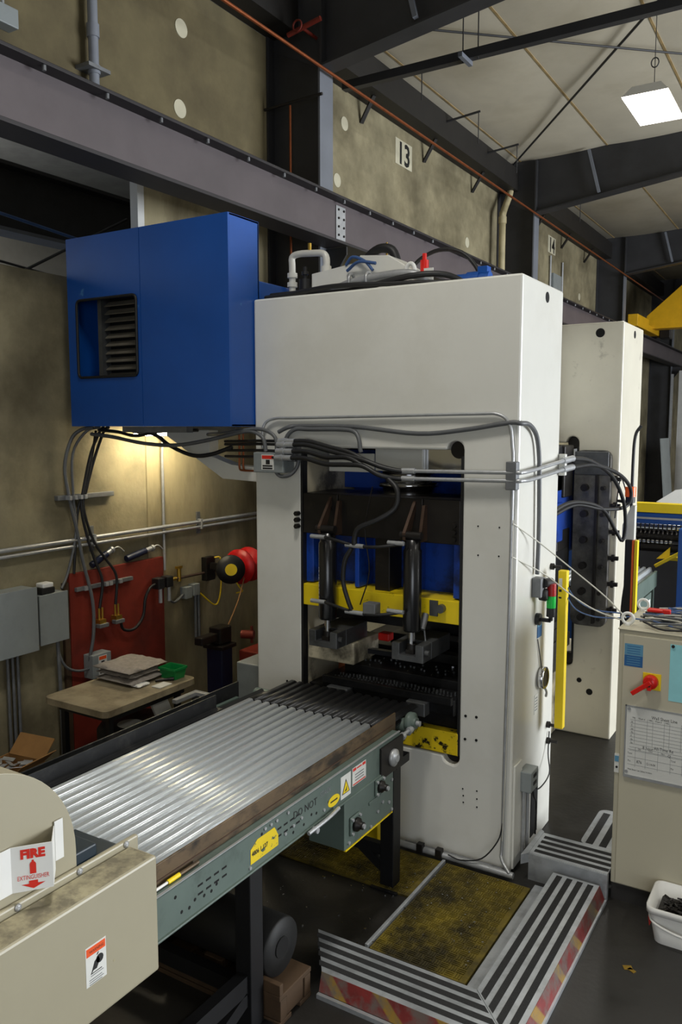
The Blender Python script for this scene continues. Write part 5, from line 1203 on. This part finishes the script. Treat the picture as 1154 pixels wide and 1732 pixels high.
# yellow light curtain bar
yb_ = thing('safety_bar', 'tall yellow light curtain bar standing off the press side', 'safety bar', (-1.36, 4.75, .7))
part('bar', 'yellow_label', yb_, (-1.385,-1.335,4.70,4.75,.70,1.655), bev=.004)
part('face', 'black_print', yb_, (-1.385,-1.355,4.751,4.756,.72,1.64))
part('label', 'white_label', yb_, (-1.38,-1.36,4.6985,4.6998,1.56,1.61)); part('mark', 'black_print', yb_, (-1.378,-1.362,4.6985,4.6998,1.53,1.545), (-1.378,-1.362,4.6985,4.6998,1.49,1.50))
# bucket
bk = thing('scrap_bucket', 'white square plastic bucket with metal scrap beside the cabinet', 'bucket', (-.54, 4.09, 0))
def rr_loft(sections, cap=True):
    m = MB(); n = None; vs_ = []
    for x0,x1,y0,y1,z,r in sections:
        p = rrect(x0,x1,y0,y1,r,4); n = len(p); vs_ += [(a,b,z) for a,b in p]
    fs = []
    for s in range(len(sections)-1):
        for i in range(n): fs.append((s*n+i, s*n+(i+1)%n, (s+1)*n+(i+1)%n, (s+1)*n+i))
    m.add(vs_, fs, True)
    if cap: m.add(vs_[:n], [tuple(range(n))])
    return m
def sec(e, z): return (-.66-e, -.42+e, 3.985-e, 4.2+e, z*.88, .04)
m = rr_loft([sec(0,0), sec(.028,.21), sec(.024,.21), sec(-.004,.01)]); m.add([(a,b,.01) for a,b in rrect(-.656,-.424,3.989,4.196,.04,4)], [tuple(range(20))]); m.build('body', 'white_plastic', bk)
m = rr_loft([sec(.028,.18), sec(.036,.18), sec(.036,.214), sec(.026,.214), sec(.026,.18)], False); m.build('rim', 'white_plastic', bk)
m = MB(); m.tube([(-.695,4.07,.14),(-.67,3.97,.12),(-.6,3.94,.105),(-.5,3.94,.09),(-.4,3.95,.10),(-.38,4.07,.14)], .006, n=6); m.build('handle', 'white_plastic', bk)
m = MB(); m.add([(-.684,4.01,.06),(-.680,4.05,.06),(-.687,4.05,.11),(-.691,4.01,.11)], [(0,1,2,3)]); m.build('sticker', 'red_print', bk)
m = MB()
for i in range(120):
    m.obox((random.uniform(-.63,-.45),random.uniform(4.01,4.18),.13+random.uniform(0,.03)), (.03,.012,.004), Matrix.Rotation(random.random()*3,3,'Z')@Matrix.Rotation(random.uniform(-.7,.7),3,'X'))
m.box(-.655,-.425,3.99,4.195,.11,.13)
o = m.build('metal_scrap', 'black_steel', bk); o['kind'] = 'stuff'
# ================================================================== background beyond the press, right edge
rf = thing('roll_former', 'blue and yellow roll forming line beyond the rear press frame', 'machine', (-1.5, 9.5, 0))
part('top_beam', 'yellow_label', rf, (-2.6,.5,9.0,9.12,1.59,1.69), bev=.005)
part('blue_beam', 'blue_paint', rf, (-2.6,.5,9.02,9.14,1.47,1.585), bev=.005)
part('light_strip', 'galv', rf, (-2.6,.5,9.0,9.02,1.52,1.54))
part('column', 'blue_paint', rf, (-1.36,-1.2,8.7,9.1,0,1.47), bev=.006); part('column', 'blue_paint', rf, (-2.6,-2.4,9.0,9.3,0,1.47), bev=.006)
m = MB(); m.cyl((-2.5,9.2,1.32),(-1.3,9.2,1.32),.05,n=16); m.cyl((-2.5,9.2,1.2),(-1.4,9.2,1.2),.05,n=16); m.build('roller','black_steel',rf)
for k in range(14):
    m = MB(); m.cyl((-1.9+.045*k,9.2,1.42),(-1.87+.045*k,9.2,1.42),.05,n=14); m.build('forming_disc','chrome',rf)
for k in range(9):
    m = MB(); m.cyl((-1.88+.045*k,9.19,1.26),(-1.855+.045*k,9.19,1.26),.04,n=12); m.build('forming_disc','chrome',rf)
part('guard_bracket', 'yellow_label', rf, (-1.50,-1.30,8.91,9.0,1.11,1.15), bev=.004)
m = MB(); m.bar((-1.60,8.86,1.05), (-1.37,8.86,1.20), .06, .035); m.build('guard_arm', 'yellow_label', rf, bev=.004)
m = MB(); m.prism([(-1.60,1.12),(-1.47,1.25),(-1.47,1.13)], 'y', 8.9, 8.93); m.build('guard_plate', 'yellow_label', rf)
part('backdrop', 'steel_dark', rf, (-2.6,-.6,9.6,9.65,0,1.45))
c2 = thing('exit_conveyor', 'green conveyor with a corrugated sheet beyond the rear press frame', 'conveyor', (-1.65, 8.2, 0))
part('side_frame', 'green_paint', c2, (-1.58,-1.555,7.5,8.75,.86,1.02), bev=.003); part('bed', 'black_steel', c2, (-2.3,-1.581,7.5,8.75,.97,.99))
m = corrugated(-2.3,-1.60,7.6,8.75,1.0,12,.025); m.build('sheet', 'sheet_metal', c2)
hbx = part('drive_box', 'green_paint', c2, (-1.72,-1.56,7.95,8.5,.52,.84), bev=.005); part('label', 'white_label', hbx, (-1.56,-1.559,8.35,8.45,.60,.78))
for y in (7.6,8.75): part('leg', 'green_paint', c2, (-1.62,-1.57,y-.1,y-.05,0,.86))
lc = thing('light_curtain', 'black and orange light curtain post beside the rear press frame', 'safety bar', (-1.33, 6.42, .5))
part('post', 'black_print', lc, (-1.375,-1.325,6.38,6.44,.6,1.635)); part('stripe', 'orange_lamp', lc, (-1.324,-1.312,6.38,6.44,.6,1.635)); part('bar', 'yellow_label', lc, (-1.305,-1.285,6.38,6.44,.6,1.635))
# bridge crane end truck
cr = thing('bridge_crane', 'yellow bridge crane end truck standing on the runway beam', 'crane', (-3.8, 20.5, 4.6))
part('end_truck', 'crane_yellow', cr, (-4.17,-3.96,18.8,20.0,4.66,4.92), (-4.17,-3.96,20.0,21.6,4.66,4.80), bev=.01)
m = MB(); m.prism([(-4.1,4.75),(1.0,4.75),(1.0,5.75),(-3.3,5.75),(-4.1,5.05)], 'y', 20.4, 20.8); m.build('girder', 'crane_yellow', cr, bev=.01)
m = MB(); m.cyl((-4.14,18.9,4.68),(-4.02,18.9,4.68),.07,n=16); m.cyl((-4.14,21.3,4.68),(-4.02,21.3,4.68),.07,n=16); m.build('wheel', 'black_steel', cr)
part('motor', 'black_steel', cr, (-3.95,-3.7,21.2,21.6,4.6,4.85), bev=.02)
# leaning stock at the far wall
for k, (x0, y, h, mt, lab) in enumerate(((-4.6,17.2,2.2,'galv','pale galvanised sheet leaning on the far wall'),(-4.40,17.75,2.0,'grey_steel','grey sheet leaning beside the galvanised one'),(-3.6,21,2.2,'box_grey','grey tall panel leaning by the farthest column'),(-3.2,23.0,2.0,'cardboard','brown board leaning at the far end'))):
    m = MB(); m.obox((x0,y,h/2), (.03,1.0,h), Matrix.Rotation(R(-5),3,'Y')); tag(m.build('leaning_sheet', mt), lab, 'sheet', 'sheets leaning at the far end')
m = MB(); m.prism([(-3.1,1.0),(-2.2,.9),(-2.2,1.35),(-2.75,1.25)], 'y', 17.0, 17.03); tag(m.build('white_panel', 'white_plastic'), 'white flat panel above the yellow machine beam', 'panel')
fd = thing('far_post', 'pale grey steel door post at the far right end', 'post', (-3.2, 24.2, 0))
part('post', 'bright_wall', fd, (-3.95,-3.75,24.2,24.4,0,4.0)); part('pole', 'galv', fd, (-4.12,-4.06,24.0,24.06,0,3.9))
